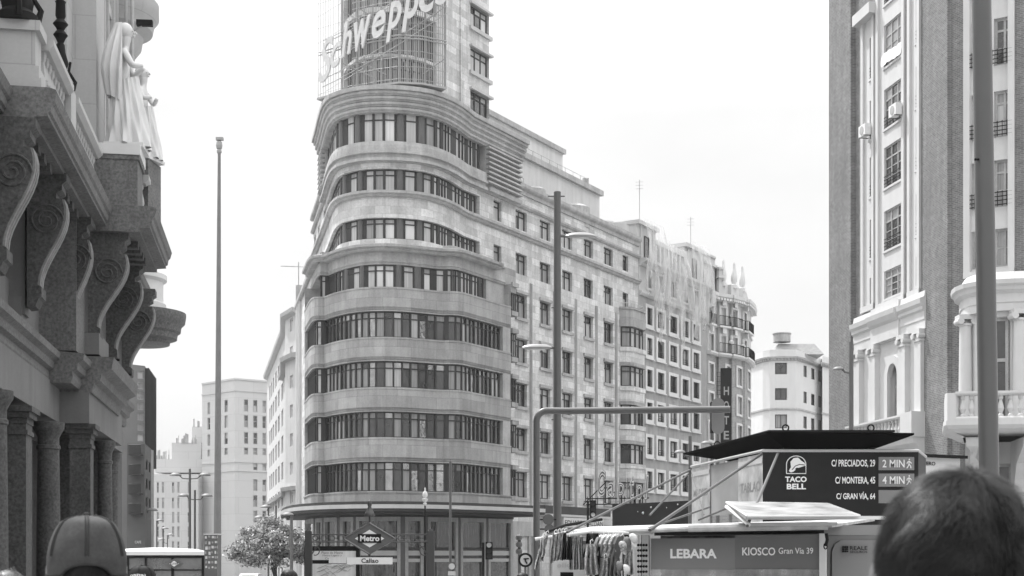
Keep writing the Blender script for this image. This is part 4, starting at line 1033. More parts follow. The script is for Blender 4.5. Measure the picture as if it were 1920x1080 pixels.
# globe lamp, camera
m_globe = M('white_glass_globe', .8, .3, coat=.5)
a = P(288, 341, 35); gl = thing('globe_lamp', 'small white globe lamp on a short bracket at the balcony end', 'lamp', (a.x, a.y, a.z-.3)); g = G(); g.ball(a, .125, 16); g.build('globe', m_globe, gl, smooth=True)
g = G(); g.lathe(a-Vector((0, 0, .2)), [(.05, 0), (.07, .06), (.05, .09)], 10); g.tube([a-Vector((0, 0, .2)), a-Vector((.02, 0, .3)), a-Vector((.12, 0, .3))], .02, 6); g.build('bracket', m_iron, gl)
a = P(262, 45, 33.5); cc = thing('security_camera', 'dark security camera on a wall arm beside the statue head', 'camera', tuple(a-Vector((.2, 0, .1)))); g = G(); g.box(a+Vector((.12, 0, .02)), (.38, .14, .13), R(5)); g.build('camera_body', m_iron, cc)
g = G(); g.tube([a+Vector((.05, 0, -.05)), a+Vector((-.1, 0, -.14)), a+Vector((-.35, .3, -.1))], .02, 6); g.build('arm', m_trim, cc)

# ================================================================ LEFT SIDE FARTHER DOWN THE STREET
m_glassf = M('dark_glass_wall', .09, .2, var=.3, scale=.6, coat=.8)
lm = thing('office_block', 'dark glazed office block just beyond the theatre on the left', 'building', (-37, 146, -1.8))
OP = Path([(226, 138), (270.5, 140), (271.5, 140), (285, 148)]); u = OP.u; zz = lambda y: CZ+(H-y)*140/F
hol = []; zs = [zz(697+19.5*i) for i in range(8)]
for z in zs: hol.append((u(258), u(269), z-.75, z))
g = G(); g.wall(OP, 0, OP.len, -1.8, zz(686), hol, .2); g.build('wall', M('grey_panel_wall', .16, .7, var=.1, scale=.4), lm)
block_from(OP, -1.8, zz(687), m_trim, lm, .8)
for h in hol: window(OP, h[0], h[1], h[2], h[3], -.15, lm, cols=1, trans=1, fw=.08, fm=m_trim, panes=[m_lightcurt, m_midcurt, m_mirror])
g = G(); a, b = u(272), OP.len
for k in range(18): g.pb(OP, a, b, 0, .1, zz(695+9.5*k), zz(695+9.5*k)+.12)
for k in range(9): q = a+(b-a)*k/8; g.pb(OP, q, q+.1, 0, .45, zz(870), zz(690+0*k))
g.build('fin_grid', m_dark, lm)
CF = Path([(238, 118), (270, 118), (272, 118), (283.5, 124)]); u = CF.u; zz = lambda y: CZ+(H-y)*118/F
cf = thing('cafe_building', 'low dark-fronted building with a small CAFE sign and balconies on the left', 'building', (-37, 120, -1.4))
hol = [(u(273.5), u(276.5), zz(y), zz(y-20)) for y in (880, 915, 950)]+[(u(279), u(282), zz(y), zz(y-20)) for y in (880, 915, 950)]
g = G(); g.wall(CF, 0, CF.len, -1.4, zz(832), hol, .2); g.build('wall', M('sooty_wall', .09, .8, var=.2, scale=.4), cf); block_from(CF, -1.4, zz(833), m_trim, cf, .8)
for h in hol: window(CF, *h, -.15, cf, cols=1, trans=1, panes=[m_darkpane, m_midcurt])
g = G(); text_on(g, 'CAFE', CF, u(253), u(265), zz(1019), zz(1014), .05, bold=.02); g.build('sign_letters', m_alu, cf)
for y in (855, 892, 928, 965):
    g = G(); g.pb(CF, u(246), u(268), 0, .8, zz(y), zz(y)+.12); 
    for k in range(14): q = u(246)+(u(268)-u(246))*k/13; g.tube([CF.at(q, .75, zz(y)), CF.at(q, .75, zz(y)+.9)], .025, 4)
    g.tube([CF.at(u(246), .75, zz(y)+.9), CF.at(u(268), .75, zz(y)+.9)], .03, 4); g.build('balcony', m_dark, cf)
# big pale building closing the street
m_far = M('smooth_pale_panels', .5, .85, var=.03, scale=.2, brick=(6, 3.1, .05, .86, .02))
fb = thing('department_store', 'large pale windowed tower and lower wing closing the far end of the street', 'building', (-55, 268, -3.5))
FT = Path([(379, 266), (440, 258), (505, 262)]); u = FT.u; zz = lambda y: CZ+(H-y)*259/F
hol = []
for y, h in ((748.5, 23), (778, 23), (810, 22), (839, 13)):
    for a, b in ((389, 394), (421, 427), (457, 465), (474.5, 482.5), (492, 499)): hol.append((u(a), u(b), zz(y+h), zz(y)))
for y, h in ((868, 13), (898, 22), (928, 22), (957, 22)):
    for a, b in ((474.5, 482.5), (492, 499)): hol.append((u(a), u(b), zz(y+h), zz(y)))
g = G(); g.wall(FT, 0, FT.len, -3.5, zz(710), hol, .35); g.build('wall', m_far, fb); block_from(FT, -3.5, zz(711), m_far, fb, 20)
for h in hol: window(FT, *h, -.3, fb, cols=1, trans=.5, fw=.12, fm=m_trim, panes=[m_midcurt, m_midcurt, m_darkpane, m_lightcurt])
g = G()
for y in (711, 732, 865, 882): g.pb(FT, 0, FT.len, -.1, .15, zz(y+2), zz(y)+.1)
g.build('string_course', m_far, fb)
WG = Path([(281, 262), (372, 262), (384, 268)]); u = WG.u; zz = lambda y: CZ+(H-y)*262/F; hol = []
for y in (904, 933, 960, 987, 1015):
    for a, b in ((294, 298), (303.5, 308), (322.6, 327), (332.6, 337), (352, 356)): hol.append((u(a), u(b), zz(y+20), zz(y)))
g = G(); g.wall(WG, 0, WG.len, -3.5, zz(889), hol, .3); g.build('wing_wall', m_far, fb); block_from(WG, -3.5, zz(889.5), m_far, fb, 14)
for h in hol: window(WG, *h, -.25, fb, cols=1, trans=.6, fw=.12, fm=m_trim, panes=[m_midcurt, m_darkpane, m_lightcurt])
g = G()
for xa, xb, D, y0, y1 in ((290, 384, 268, 886, 861), (322, 377, 270, 870, 830), (360, 380, 273, 860, 800)):
    a = P(xa, y0, D); b = P(xb, y1, D); g.box(((a.x+b.x)/2, D+4, (a.z+b.z)/2), (b.x-a.x, 8, b.z-a.z))
g.build('terrace_storey', m_far, fb)
g = G()
for k in range(26):
    xa, xb, y = rnd.choice(((325, 374, 831), (292, 320, 862), (361, 378, 801))); a = P(rnd.uniform(xa, xb), y, 270); g.tube([a, a+Vector((0, 0, rnd.uniform(.6, 2)))], rnd.uniform(.06, .25), 5)
g.build('rooftop_equipment', m_trim, fb)
# building on the far side beyond the rounded corner one
ln = thing('apartment_building', 'pale stone apartment building with stepped cornices just left of the rounded corner building', 'building', (-22, 145, -2))
LN = Path([(501, 188), (516, 169), (526, 158), (534.5, 150), (535, 140), (556.5, 136)]); u = LN.u
hol = []; zz = lambda y: CZ+(H-y)*138/F
for y0, y1 in ((597, 621), (650, 674), (704, 728), (759, 783), (813, 837), (867, 890), (921, 944)): hol.append((u(543.5), u(549), zz(y1), zz(y0)))
for k in range(9):
    z = 23.8-2.95*k
    for a, b in ((505, 507), (508, 510.5), (511.5, 514), (516, 519), (521, 524.5), (527.5, 531)): hol.append((u(a), u(b), z-1.9, z))
g = G(); g.wall(LN, 0, LN.len, -2, 25.7, hol, .3); g.build('wall', m_palest, ln); block_from(LN, -2, 25.6, m_trim, ln)
for h in hol: window(LN, *h, -.22, ln, cols=1, trans=.7, fw=.1, fm=m_white, panes=[m_lightcurt, m_midcurt, m_whitepane])
g = G(); g.sweep(LN, 0, LN.len, [(-.1, 25.3), (.2, 25.4), (.5, 25.6), (.55, 25.95), (-.1, 26.0)]); g.sweep(LN, 0, LN.len, [(-.1, zz(920)), (.4, zz(920)), (.5, zz(913)), (-.1, zz(912))]); g.sweep(LN, u(530), LN.len, [(-.1, 21.0), (.5, 21.1), (.6, 21.5), (-.1, 21.6)]); g.build('cornice', m_beige, ln)
g = G(); a = LN.at(u(545), -2); g.box((a.x, a.y, 27.4), (2.5, 3, 2)); g.tube([a+Vector((-1.2, 0, 26.5)), a+Vector((-1.2, 0, 31))], .05, 4); g.tube([a+Vector((-3, 0, 30.6)), a+Vector((2.5, 0, 30.4))], .05, 4); g.build('roof_mast', m_trim, ln)
# ================================================================ ROOFTOP SIGN ON THE CORNER BUILDING
m_steel = M('pale_painted_steel', .34, .5); m_letter = M('cream_sign_letter', .6, .6, var=.08, scale=3)
sg = thing('rooftop_sign', 'neon lettering Schweppes on a pale steel lattice round the tower', 'sign', (-8, 93, 33))
SP = Path([(596, 95.2), (640, 93.9), (668, 93.2), (710, 92.4), (749, 91.9), (790, 92.1), (836, 93)]); u = SP.u
zz = lambda x, y: SP.z(x, y); zb = 33.0
def rods(g, p, a, b, n, z0, z1, r, w=0):
    for i in range(n+1): q = a+(b-a)*i/n; g.tube([p.at(q, w, z0), p.at(q, w, z1)], r, 4, caps=False)
g = G(); A, B = u(660), u(836); rods(g, SP, A, B, 52, zb, 45, .022); rods(g, SP, A, B, 10, zb, 45, .045, -.5)
for i in range(19): z = zb+.25+.62*i+(.2 if i % 3 else 0); g.tube([SP.at(q, 0, z) for q in SP.us(A, B)], .022, 4)
for z in (35.9, 36.1, 39.9, 40.2): g.tube([SP.at(q, .1, z) for q in SP.us(u(600), B)], .05, 4)
g.build('front_lattice', m_steel, sg)
g = G(); A, B = u(596.5), u(660); rods(g, SP, A, B, 13, zb, 45, .016)
for z in (33.3, 34.4, 36, 37.8, 39.5, 41, 43): g.tube([SP.at(A, 0, z), SP.at(B, 0, z)], .018, 4)
for k in range(4): g.tube([SP.at(A, 0, 33.2+1.8*k), SP.at(B, -1.5, 35+1.8*k)], .018, 4)
g.build('side_lattice', m_steel, sg)
g = G(); g.sweep(SP, 0, SP.len, [(-.9, zb-.1), (.1, zb-.1), (.1, zb+.03), (-.9, zb+.03)]); g.build('walkway', m_steel, sg)
g = G()
for x in (668, 749, 836, 640): q = u(x); g.tube([SP.at(q, -.1, zb), SP.at(q, -.1, 45)], .07, 6); [g.tube([SP.at(q, -.1, z), SP.at(q, -3.5, z)], .04, 4) for z in (35, 38.5, 42)]
dl = [(607, 128), (640, 112), (700, 78), (749, 48), (800, 14), (836, -10)]
for o in (0, 14): g.tube([SP.at(u(x), .12, SP.z(x, y+22+o)) for x, y in dl], .035, 4)
for o in (-46, -52): g.tube([SP.at(u(x), .0, SP.z(x, y+o)) for x, y in dl], .03, 4)
g.build('support_post', m_steel, sg)
LT = [('S', 604, 631, 152, 76, 0), ('c', 626, 646, 127, 84, 0), ('h', 646, 665, 106, 44, .0), ('w', 669, 700, 93, 38, -.1), ('e', 702, 726, 73, 24, 0), ('p', 727, 754, 78, 7, 0), ('p', 754, 783, 61, -13, 0), ('e', 784, 812, 26, -28, 0), ('s', 812, 838, 12, -40, 0)]
for ch, x0, x1, y0, y1, sh in LT:
    g = G(); xm = (x0+x1)/2; a, b = u(x0), u(x1)
    text_on(g, ch, SP, a, b, SP.z(xm, y0), SP.z(xm, y1), .3, roll=.32, shear=.28, bold=.008 if ch in 'Sc' else .02, extrude=.06); g.build('letter', m_letter, sg)

# ================================================================ CINEMA NEON, BLACK HOARDING, SHOP SIGNS
cs = thing('cinema_sign', 'outlined neon lettering Capitol standing on an iron frame over the black hoarding', 'sign', (7.5, 96, 4.5))
m_grey0 = M('dark_letter_tray', .1, .6)
CP = Path([(1118, 97), (1216, 96)]); u = CP.u
for ch, x0, x1, y0, y1 in (('C', 1120, 1136, 932, 881), ('a', 1138, 1153, 933, 904), ('p', 1157, 1171, 940, 905), ('i', 1174, 1177, 935, 896), ('t', 1180, 1190, 937, 893), ('o', 1193, 1205, 938, 908), ('l', 1208, 1217, 937, 890)):
    g = G(); D = CP.D((x0+x1)/2); Z = lambda y: CZ+(H-y)*D/F
    text_on(g, ch, CP, u(x0), u(x1), Z(y0), Z(y1), 0, shear=.15, bold=.05, extrude=.02); lt = g.build('letter', m_grey0, cs)
    g = G(); text_on(g, ch, CP, u(x0)+.02, u(x1)-.02, Z(y0)+.03, Z(y1)-.03, .1, shear=.15, bold=.0, bevel=.022, res=5); g.build('neon_tube', m_letter, lt)
g = G(); Z = lambda y: CZ+(H-y)*96.5/F
for y in (934, 945): g.tube([CP.at(u(1098), -.2, Z(y)), CP.at(u(1216), -.2, Z(y))], .04, 4)
for x in range(1100, 1220, 10): g.tube([CP.at(u(x), -.2, Z(946)), CP.at(u(x), -.2, Z(930))], .022, 4)
g.tube([CP.at(u(1092), -.2, Z(946)), CP.at(u(1136), -.2, Z(902))], .035, 4); g.build('frame', m_iron, cs)
hb = thing('hoarding', 'big black hoarding of the cinema marquee behind the souvenir kiosk', 'hoarding', (9, 70, -.7))
HB = Path([(1148, 72), (1312, 66)]); u = HB.u
g = G(); g.pb(HB, 0, HB.len, -.6, 0, 2.9, CZ+(H-942)*69/F); g.build('panel', m_iron, hb)
g = G(); g.pb(HB, .6, .9, -.5, -.2, -.8, 2.9); g.pb(HB, HB.len-.9, HB.len-.6, -.5, -.2, -.8, 2.9); g.build('post', m_iron, hb)
g = G()
for x, y, r in ((1206, 961, .07), (1221, 951, .05), (1196, 958, .03), (1250, 953, .03), (1271, 948, .04)): a = HB.at(u(x), .0, CZ+(H-y)*69/F); g.ball(a, r, 10)
g.build('bulb', m_trim, hb)
mq = thing('shop_fascia', 'dark shop fascia with white lettered sign board low on the corner building', 'sign', (5, 103, -1.3))
MQ = Path([(1022, DR(1022)-1.2), (1145, DR(1145)-1.2)]); u = MQ.u
g = G(); z = lambda y: CZ+(H-y)*DR(1085)/F; g.pb(MQ, 0, MQ.len, -1.4, 0, z(967), z(952)); g.build('fascia', m_soffit, mq)
g = G(); g.pb(MQ, 0, MQ.len, -1.3, .1, z(971), z(967)); g.build('light_strip', m_alu, mq)
g = G(); g.pb(MQ, u(1056), u(1131), -.2, .05, z(990), z(972)); sb = g.build('sign_board', m_white, mq)
g = G(); text_on(g, 'EDUARDO ALDÁN', MQ, u(1058), u(1129), z(986), z(974.5), .08, bold=.0); g.build('lettering', m_iron, sb)
# ground-floor shop band on that side
sf = thing('shop_arcade', 'row of dim street-level shop windows under the right side of the corner building', 'shop', (8, 108, -1.4))
SFp = Path([(960, DR(960)-.3), (1197, DR(1197)-.3)]); u = SFp.u
hol = [(u(a), u(b), -1.2, 3.1) for a, b in ((972, 992), (996, 1000), (1016, 1034), (1058, 1078), (1084, 1104), (1110, 1130), (1136, 1156), (1162, 1182))]
g = G(); g.wall(SFp, 0, SFp.len, -1.4, 4.2, hol, .3); g.build('wall', m_trim, sf)
for h in hol: window(SFp, *h, -.25, sf, cols=2, trans=.7, panes=[m_darkpane, m_midcurt, m_mirror])

# ================================================================ LAMP POSTS, MASTS, TRAFFIC GEAR
m_grey = M('grey_painted_steel', .075, .42, var=.06, scale=2, coat=.2); m_pole = M('weathered_grey_pole', .16, .55, var=.12, scale=3, streak=.1)
m_lum = M('luminaire_grey', .3, .4)
def luminaire(o, px, py, D, ln, side, yaw=0, mat=None):     # flat lens-shaped head; side = +1 to the right
    c = P(px, py, D); g = G(); pr = []
    for i in range(9):
        t = i/8; pr.append((max(.002, ln/2*math.sin(t*math.pi)**.8), -.02+.11*t*1.0 if i > 4 else -.03+.01*i))
    g.lathe(c, [(.01, -.045), (ln*.3, -.045), (ln*.46, -.02), (ln*.5, .0), (ln*.44, .04), (ln*.3, .075), (.01, .09)], 28, 1, .42); a = g.build('lamp_head', mat or m_lum, o, smooth=True)
    g = G(); g.lathe(c-Vector((0, 0, .055)), [(.01, 0), (ln*.27, 0), (ln*.27, .01)], 20, 1, .4); g.build('lens', m_whitepane, a)
def pole_thing(name, label, cat, x, D, y0, r0, r1=None, group=None, mat=None, lean=0):
    Z = CZ+(H-y0)*D/F; a = P(x, H, D); b = gz(D); o = thing(name, label, cat, (a.x, D, b), group); r1 = r1 or r0
    g = G(); n = 6; g.tube([(a.x+lean*(k/n), D, b+(Z-b)*k/n) for k in range(n+1)], [r0+(r1-r0)*k/n for k in range(n+1)], 16); g.lathe((a.x, D, b), [(r0*1.8, 0), (r0*1.8, .03), (r0*1.15, .1)], 16)
    g.build('pole', mat or m_grey, o, smooth=True); return o
lp = pole_thing('street_lamp', 'tall grey street lamp with two flat heads at different heights crossing the stone facade', 'street lamp', 1045, 35, 360, .108, .09, 'street lamps')
luminaire(lp, 1088, 443, 35, .8, 1); luminaire(lp, 1007, 652, 35, .8, -1)
g = G(); g.tube([P(1048, 442, 35), P(1072, 443, 35)], .04, 8); g.tube([P(1042, 651, 35), P(1022, 653, 35)], .04, 8)
for y, s_ in ((368, 16), (577, 9), (787, 9)): g.tube([P(1043-s_, y, 35), P(1043+s_, y, 35)], .018, 6)
g.build('arm', m_grey, lp, smooth=True)
tg = thing('traffic_gantry', 'grey bent traffic gantry pole with a long horizontal arm', 'gantry', tuple(P(1006, H, 32).xy)+(gz(32),))
pts = [P(1006, H, 32).xy.to_3d()+Vector((0, 0, gz(32)))]+[P(1006, y, 32) for y in (1000, 900, 820)]
c0 = P(1006, 790, 32); rad = 20*32/F
for k in range(9): t = k/8*math.pi/2; pts.append(P(1006, 790, 32)+Vector((rad*(1-math.cos(t)), 0, rad*math.sin(t))))
pts += [P(1060, 770.5, 31.9), P(1200, 769, 31.6), P(1369, 767.5, 31.2)]
g = G(); g.tube(pts, [.078]*(len(pts)-1)+[.078], 16); g.build('pole', m_grey, tg, smooth=True)
ts = thing('traffic_light', 'back of an oval dark traffic signal plate hanging on the gantry arm', 'traffic light', tuple(P(1348, 840, 31)))
g = G(); n = 28; ring = []
for i in range(n):
    t = 2*math.pi*i/n; ring.append(P(1346.5+12*math.cos(t), 780+(-1 if math.sin(t) > 0 else 1)*21.5-12.5*math.sin(t), 31.5))
g.prism(ring, (0, .03, 0)); g.build('back_plate', M('pale_grey_plate', .17, .5), ts)
g = G(); a = P(1346.5, 780, 31.3); g.box(a+Vector((0, .35, 0)), (.24, .2, .7)); g.build('signal_box', m_iron, ts)
bp_ = pole_thing('street_pole', 'thick grey pole in the right foreground leaning slightly, cutting across the brick building', 'pole', 1861, 18, -60, .128, .122, lean=-.15)
g = G(); g.tube([P(1842, 299, 17.95), P(1828, 299, 17.9)], .016, 6); g.build('peg', m_iron, bp_)
tm = pole_thing('camera_mast', 'tall tapering pale mast with a small camera on top, left of the street', 'mast', 407, 50, 288, .155, .055, mat=m_pole, lean=.08)
g = G(); a = P(411, 272, 50); g.lathe(a-Vector((0, 0, .32)), [(.05, 0), (.09, .05), (.09, .12), (.06, .16), (.1, .2), (.12, .3), (.1, .42), (.03, .48)], 14); g.box(a+Vector((.02, 0, .22)), (.26, .16, .1)); g.build('camera', m_lum, tm)
m_box = M('dark_cabinet', .09, .6, var=.1, scale=2); mats_st = [M('pale_sticker', .5, .6, var=.3, scale=9), M('grey_sticker', .26, .6, var=.3, scale=9)]
cb = thing('utility_cabinet', 'dark sticker-covered utility cabinet at the foot of the tall mast', 'cabinet', tuple(P(399, H, 47).xy)+(gz(47),))
BX = Path([(383, 47), (407, 47), (415, 47.6)]); z = lambda y: CZ+(H-y)*47/F
g = G(); g.pb(BX, 0, BX.len, -.45, 0, gz(47), z(1003)); g.build('body', m_box, cb)
g = G(); g.pb(BX, -.02, BX.len+.02, -.5, .04, z(1003), z(1000.5)); g.build('lid', m_alu, cb)
r2 = random.Random(3)
for k in range(34):
    g = G(); x = .03+(k % 5)*.105+r2.uniform(-.012, .012); y = 1005+(k//5)*9.5+r2.uniform(-1, 1); a = r2.uniform(.05, .085); h = r2.uniform(3, 6); t = r2.uniform(-.15, .15)
    if x+a > BX.len: continue
    g.poly([BX.at(x, .006, z(y+h)), BX.at(x+a, .006, z(y+h)+a*t), BX.at(x+a, .006, z(y)+a*t), BX.at(x, .006, z(y))]); g.build('sticker', mats_st[k % 2], cb)
# far street lamps with saucer heads
def far_lamp(x, D, y0, heads, label, r=.11):
    o = pole_thing('street_lamp', label, 'street lamp', x, D, y0, r, r*.8, 'street lamps')
    for hx, hy in heads:
        L = (22 if D < 140 else 15)*D/F; c = P(hx, hy, D); g = G()
        g.lathe(c, [(L*.5, 0), (L*.49, .05*L), (L*.4, .16*L), (L*.2, .24*L), (.01, .26*L)], 20); g.build('lamp_head', m_pole, o, smooth=True)
        g = G(); s_ = 1 if hx > x else -1; g.tube([P(x, hy+6, D), P((x+hx)/2, hy+5, D), c-Vector((s_*L*.3, 0, -.05*L))], .05, 6); g.build('arm', m_grey, o)
    return o
far_lamp(356, 110, 879, [(329, 892), (384, 892)], 'double-headed street lamp, tallest of those far down the street beside the mast')
far_lamp(365.5, 120, 919, [(344, 931), (388, 931)], 'double-headed street lamp with lower heads, just right of the tallest far lamp')
far_lamp(267, 120, 948, [(285, 958)], 'single-headed street lamp in front of the dark cafe building')
far_lamp(294, 150, 975, [(300, 977)], 'small single-headed lamp left of the far pale wing', .09)
far_lamp(306, 165, 986, [(309, 992)], 'small lamp second from the left against the far pale wing', .09)
far_lamp(314, 180, 1002, [(302, 1013), (320, 1004)], 'smallest far lamp with two heads against the pale wing', .08)
far_lamp(503, 100, 945, [(499, 952), (487, 972)], 'slim lamp with staggered heads rising through the tree', .07)
far_lamp(517.5, 95, 948, [(521, 979), (511, 990)], 'lamp with two saucer heads directly above the tree', .08)
far_lamp(546.5, 75, 968, [(540, 966)], 'pale lamp post right of the tree under the canopy', .1)
far_lamp(1596, 60, 641, [(1572, 693)], 'grey lamp post with one flat head in front of the brick building edge', .12)
far_lamp(1294, 50, 818, [(1275, 849)], 'thin grey lamp post rising behind the kiosk boards', .075)
far_lamp(1346, 60, 800, [(1325, 832)], 'lamp post hidden behind the oval signal plate', .09)
a = pole_thing('sign_post', 'thin grey post carrying a round disc low down in front of the striped shop windows', 'post', 844.5, 45, 866, .045, .04)
g = G(); c = P(847, 1062, 44.9); g.tube([c, c+Vector((0, .02, 0))], .14, 20); q = g.build('round_plate', m_grey, a)
g = G(); c = P(847, 1062, 44.85); g.tube([c, c+Vector((0, .02, 0))], .1, 20); g.build('pale_disc', m_alu, q); g = G(); g.box(P(847, 1075, 44.9), (.24, .03, .14)); g.build('plate', m_alu, a)
g = G(); g.lathe(P(852, 953, 45), [(.14, 0), (.12, .02), (.01, .03)], 14, 1, .4); g.tube([P(845, 952, 45), P(850, 953, 45)], .015, 5); g.build('lamp_head', m_lum, a)
fl = thing('fernandine_lamp', 'slim ornamental lamp post with a pale pointed lantern above the metro sign', 'street lamp', tuple(P(797, H, 42).xy)+(gz(42),))
g = G(); c = P(797, H, 42); g.tube([(c.x, c.y, gz(42)), P(797, 948, 42)], [.05, .025], 10); g.build('pole', m_iron, fl, smooth=True)
g = G(); g.lathe(P(797, 948, 42), [(.02, 0), (.06, .06), (.03, .1), (.07, .14), (.1, .2), (.03, .22), (.08, .3), (.07, .38), (.02, .46), (.03, .5), (.005, .56)], 14); g.build('lantern', m_white, fl, smooth=True)
fl.name = 'ornamental_lamp'
# traffic lights
def signal(x, ys, D, label, r, on=0):
    b = P(x, max(ys)+6, D); o = thing('traffic_light', label, 'traffic light', tuple(P(x, H, D).xy)+(gz(D),)); top = P(x, min(ys)-6, D)
    g = G(); g.box(((b.x+top.x)/2, D+.12, (b.z+top.z)/2), (r*2.9, .22, top.z-b.z)); g.tube([(b.x-r*2.4, D+.2, gz(D)), (b.x-r*2.4, D+.2, top.z-.02)], .05, 8); g.build('housing', m_iron, o)
    for k, y in enumerate(ys):
        c = P(x, y, D); g = G(); g.tube([c, c+Vector((0, .03, 0))], r, 18); q = g.build('lens', m_whitepane if k == on else m_dark, o)
        g = G(); n = 12
        for i in range(n): 
            t0, t1 = math.pi*i/n, math.pi*(i+1)/n; g.poly([c+Vector((r*1.15*math.cos(t), d, r*1.15*math.sin(t))) for t, d in ((t0, 0), (t1, 0), (t1, -.15), (t0, -.15))])
        g.build('hood', m_iron, q)
    return o
signal(917, (1022, 1033, 1043), 50, 'traffic light with three round lenses in front of the striped shop windows', .09)
signal(1112, (944, 955, 965), 60, 'traffic light glowing white at the bottom, below the neon cinema sign', .09, 2)
o = thing('traffic_light', 'side-on traffic light with three bulging hoods beside the clothes rail', 'traffic light', tuple(P(972, H, 40).xy)+(gz(40),)); g = G(); c = P(974, H, 40); g.tube([(c.x, 40.1, gz(40)), (c.x, 40.1, P(974, 1002, 40).z)], .05, 8); g.build('post', m_grey, o)
for y in (1008, 1021, 1034): c = P(973, y, 40); g = G(); g.lathe(c-Vector((0, 0, .09)), [(.02, 0), (.09, .03), (.1, .09), (.09, .15), (.02, .18)], 14); g.build('hood', m_grey, o, smooth=True)
for x, y, r, D, lab in ((1028, 974, .135, 34, 'upper round grey sign back fixed to the lamp pole'), (1030, 992, .12, 34, 'lower round grey sign back half hidden by the clothes rail')):
    o = thing('round_sign', lab, 'sign', tuple(P(x, y, D)), 'round sign backs on the pole'); g = G(); c = P(x, y, D); g.tube([c, c+Vector((0, .015, 0))], r, 28); g.build('plate', m_grey, o)
    g = G(); g.tube([c+Vector((-.25, .04, 0)), c+Vector((.2, .04, 0))], .02, 6); g.build('bracket', m_iron, o)
o = thing('round_sign', 'round pedestrian sign with pale face beside the hanging scarves', 'sign', tuple(P(985, 1050, 38))); g = G(); c = P(985, 1050, 38); g.tube([c, c+Vector((0, .02, 0))], .2, 28); g.build('plate', m_iron, o)
g = G(); g.tube([c+Vector((.0, -.015, 0)), c], .14, 28); g.build('face', m_alu, o); g = G(); g.tube([c+Vector((.02, -.03, .05)), c+Vector((.0, -.03, -.02)), c+Vector((.05, -.03, -.1))], .025, 6); g.tube([c+Vector((-.05, -.03, .03)), c+Vector((.1, -.03, .04))], .02, 6); g.build('pictogram', m_iron, o)
g = G(); g.tube([(c.x, c.y+.05, gz(38)), (c.x, c.y+.05, c.z)], .03, 8); g.build('post', m_grey, o)

# ================================================================ METRO ENTRANCE
m_lattice = M('dark_green_iron', .04, .45); m_mdiam = M('red_enamel', .09, .35, coat=.4); m_enw = M('white_enamel', .75, .4)
me_ = thing('metro_entrance', 'iron metro entrance frame with the diamond Metro sign and Callao name plate', 'metro entrance', tuple(P(694, H, 30).xy)+(gz(30),))
ME = Path([(570, 30), (820, 30)]); u = ME.u; z = lambda y: CZ+(H-y)*30/F
for x in (578.5, 808):
    g = G(); q = ME.at(u(x), 0); s_ = .075
    g.box((q.x, q.y, (gz(30)+z(1022))/2), (s_*2, s_*2, z(1022)-gz(30))); g.box((q.x, q.y, z(1009)), (.14, .14, z(996)-z(1022))); g.box((q.x, q.y, z(996)+.02), (.1, .1, .06), taper=.6); g.build('post', m_lattice, me_)
g = G(); zc1, zc0 = z(1002), z(1016)
for zq in (zc1, zc0): g.tube([ME.at(u(583), 0, zq), ME.at(u(803), 0, zq)], .016, 6)
for i in range(14):
    x = 591+i*16; q = ME.at(u(x), 0, (zc0+zc1)/2); 
    if 648 < x < 740: continue
    if i % 2 == 0: g.tube([q+Vector((.052*math.cos(t*math.pi/7), 0, .052*math.sin(t*math.pi/7))) for t in range(14)], .011, 5, close=True)
    else: g.tube([q+Vector((a*.045, 0, b*.05)) for a, b in ((-1, -1), (1, -1), (1, 1), (-1, 1))], .011, 5, close=True)
    g.tube([q+Vector((-.12, 0, 0)), q+Vector((-.052, 0, 0))], .009, 4); g.tube([q+Vector((.12, 0, 0)), q+Vector((.052, 0, 0))], .009, 4)
g.build('frieze_bar', m_lattice, me_)
for x, s_ in ((583, 1), (803, -1)):
    g = G(); pts = []
    for t in range(26): a = t/25*5.2; r = .02+.085*t/25; pts.append(ME.at(u(x), 0, z(1030))+Vector((s_*(.11-r*math.cos(a)), 0, r*math.sin(a)*1.3)))
    g.tube(pts, .012, 5); g.tube([ME.at(u(x), 0, z(1042)), ME.at(u(x), 0, z(1034))+Vector((s_*.06, 0, 0)), ME.at(u(x), 0, z(1018))+Vector((s_*.22, 0, 0))], .012, 5); g.build('scroll', m_lattice, me_)
def diamond(g, p, cx, cy, hw, hh, w, zf, th_=.03): g.prism([p.at(p.u(cx+a*hw), w, zf(cy+b*hh)) for a, b in ((-1, 0), (0, -1), (1, 0), (0, 1))], -p.sn[0].to_3d()*th_)
g = G(); diamond(g, ME, 694, 1010, 48.5, 29.5, .16, z, .08); sd_ = g.build('sign_rim', m_mdiam, me_)
g = G(); 
for a, b in (((-1, 0), (0, -1)), ((0, -1), (1, 0)), ((1, 0), (0, 1)), ((0, 1), (-1, 0))): g.tube([ME.at(u(694+a[0]*48), .17, z(1010+a[1]*29)), ME.at(u(694+b[0]*48), .17, z(1010+b[1]*29))], .022, 6)
g.build('border', m_mdiam, sd_)
g = G(); diamond(g, ME, 694.5, 1010, 27.5, 16.5, .175, z, .01); g.build('white_diamond', m_enw, sd_)
g = G(); g.pb(ME, u(673), u(716), .165, .19, z(1018), z(1001.5)); g.build('name_band', m_iron, sd_)
g = G(); text_on(g, 'Metro', ME, u(677), u(713), z(1015), z(1004.3), .195, bold=.03); g.build('lettering', m_enw, sd_)
g = G(); g.tube([ME.at(u(694), .1, z(981)), ME.at(u(694), .1, z(968))], .02, 6); g.tube([ME.at(u(694), .1, z(1039)), ME.at(u(694), .1, z(1046))], .03, 6)
g.lathe(ME.at(u(694), .1, z(968)), [(.115, 0), (.12, .03), (.09, .08), (.06, .14), (.035, .2), (.045, .24), (.05, .28), (.03, .33), (.005, .35)], 16); g.build('lamp', m_lattice, me_, smooth=True)
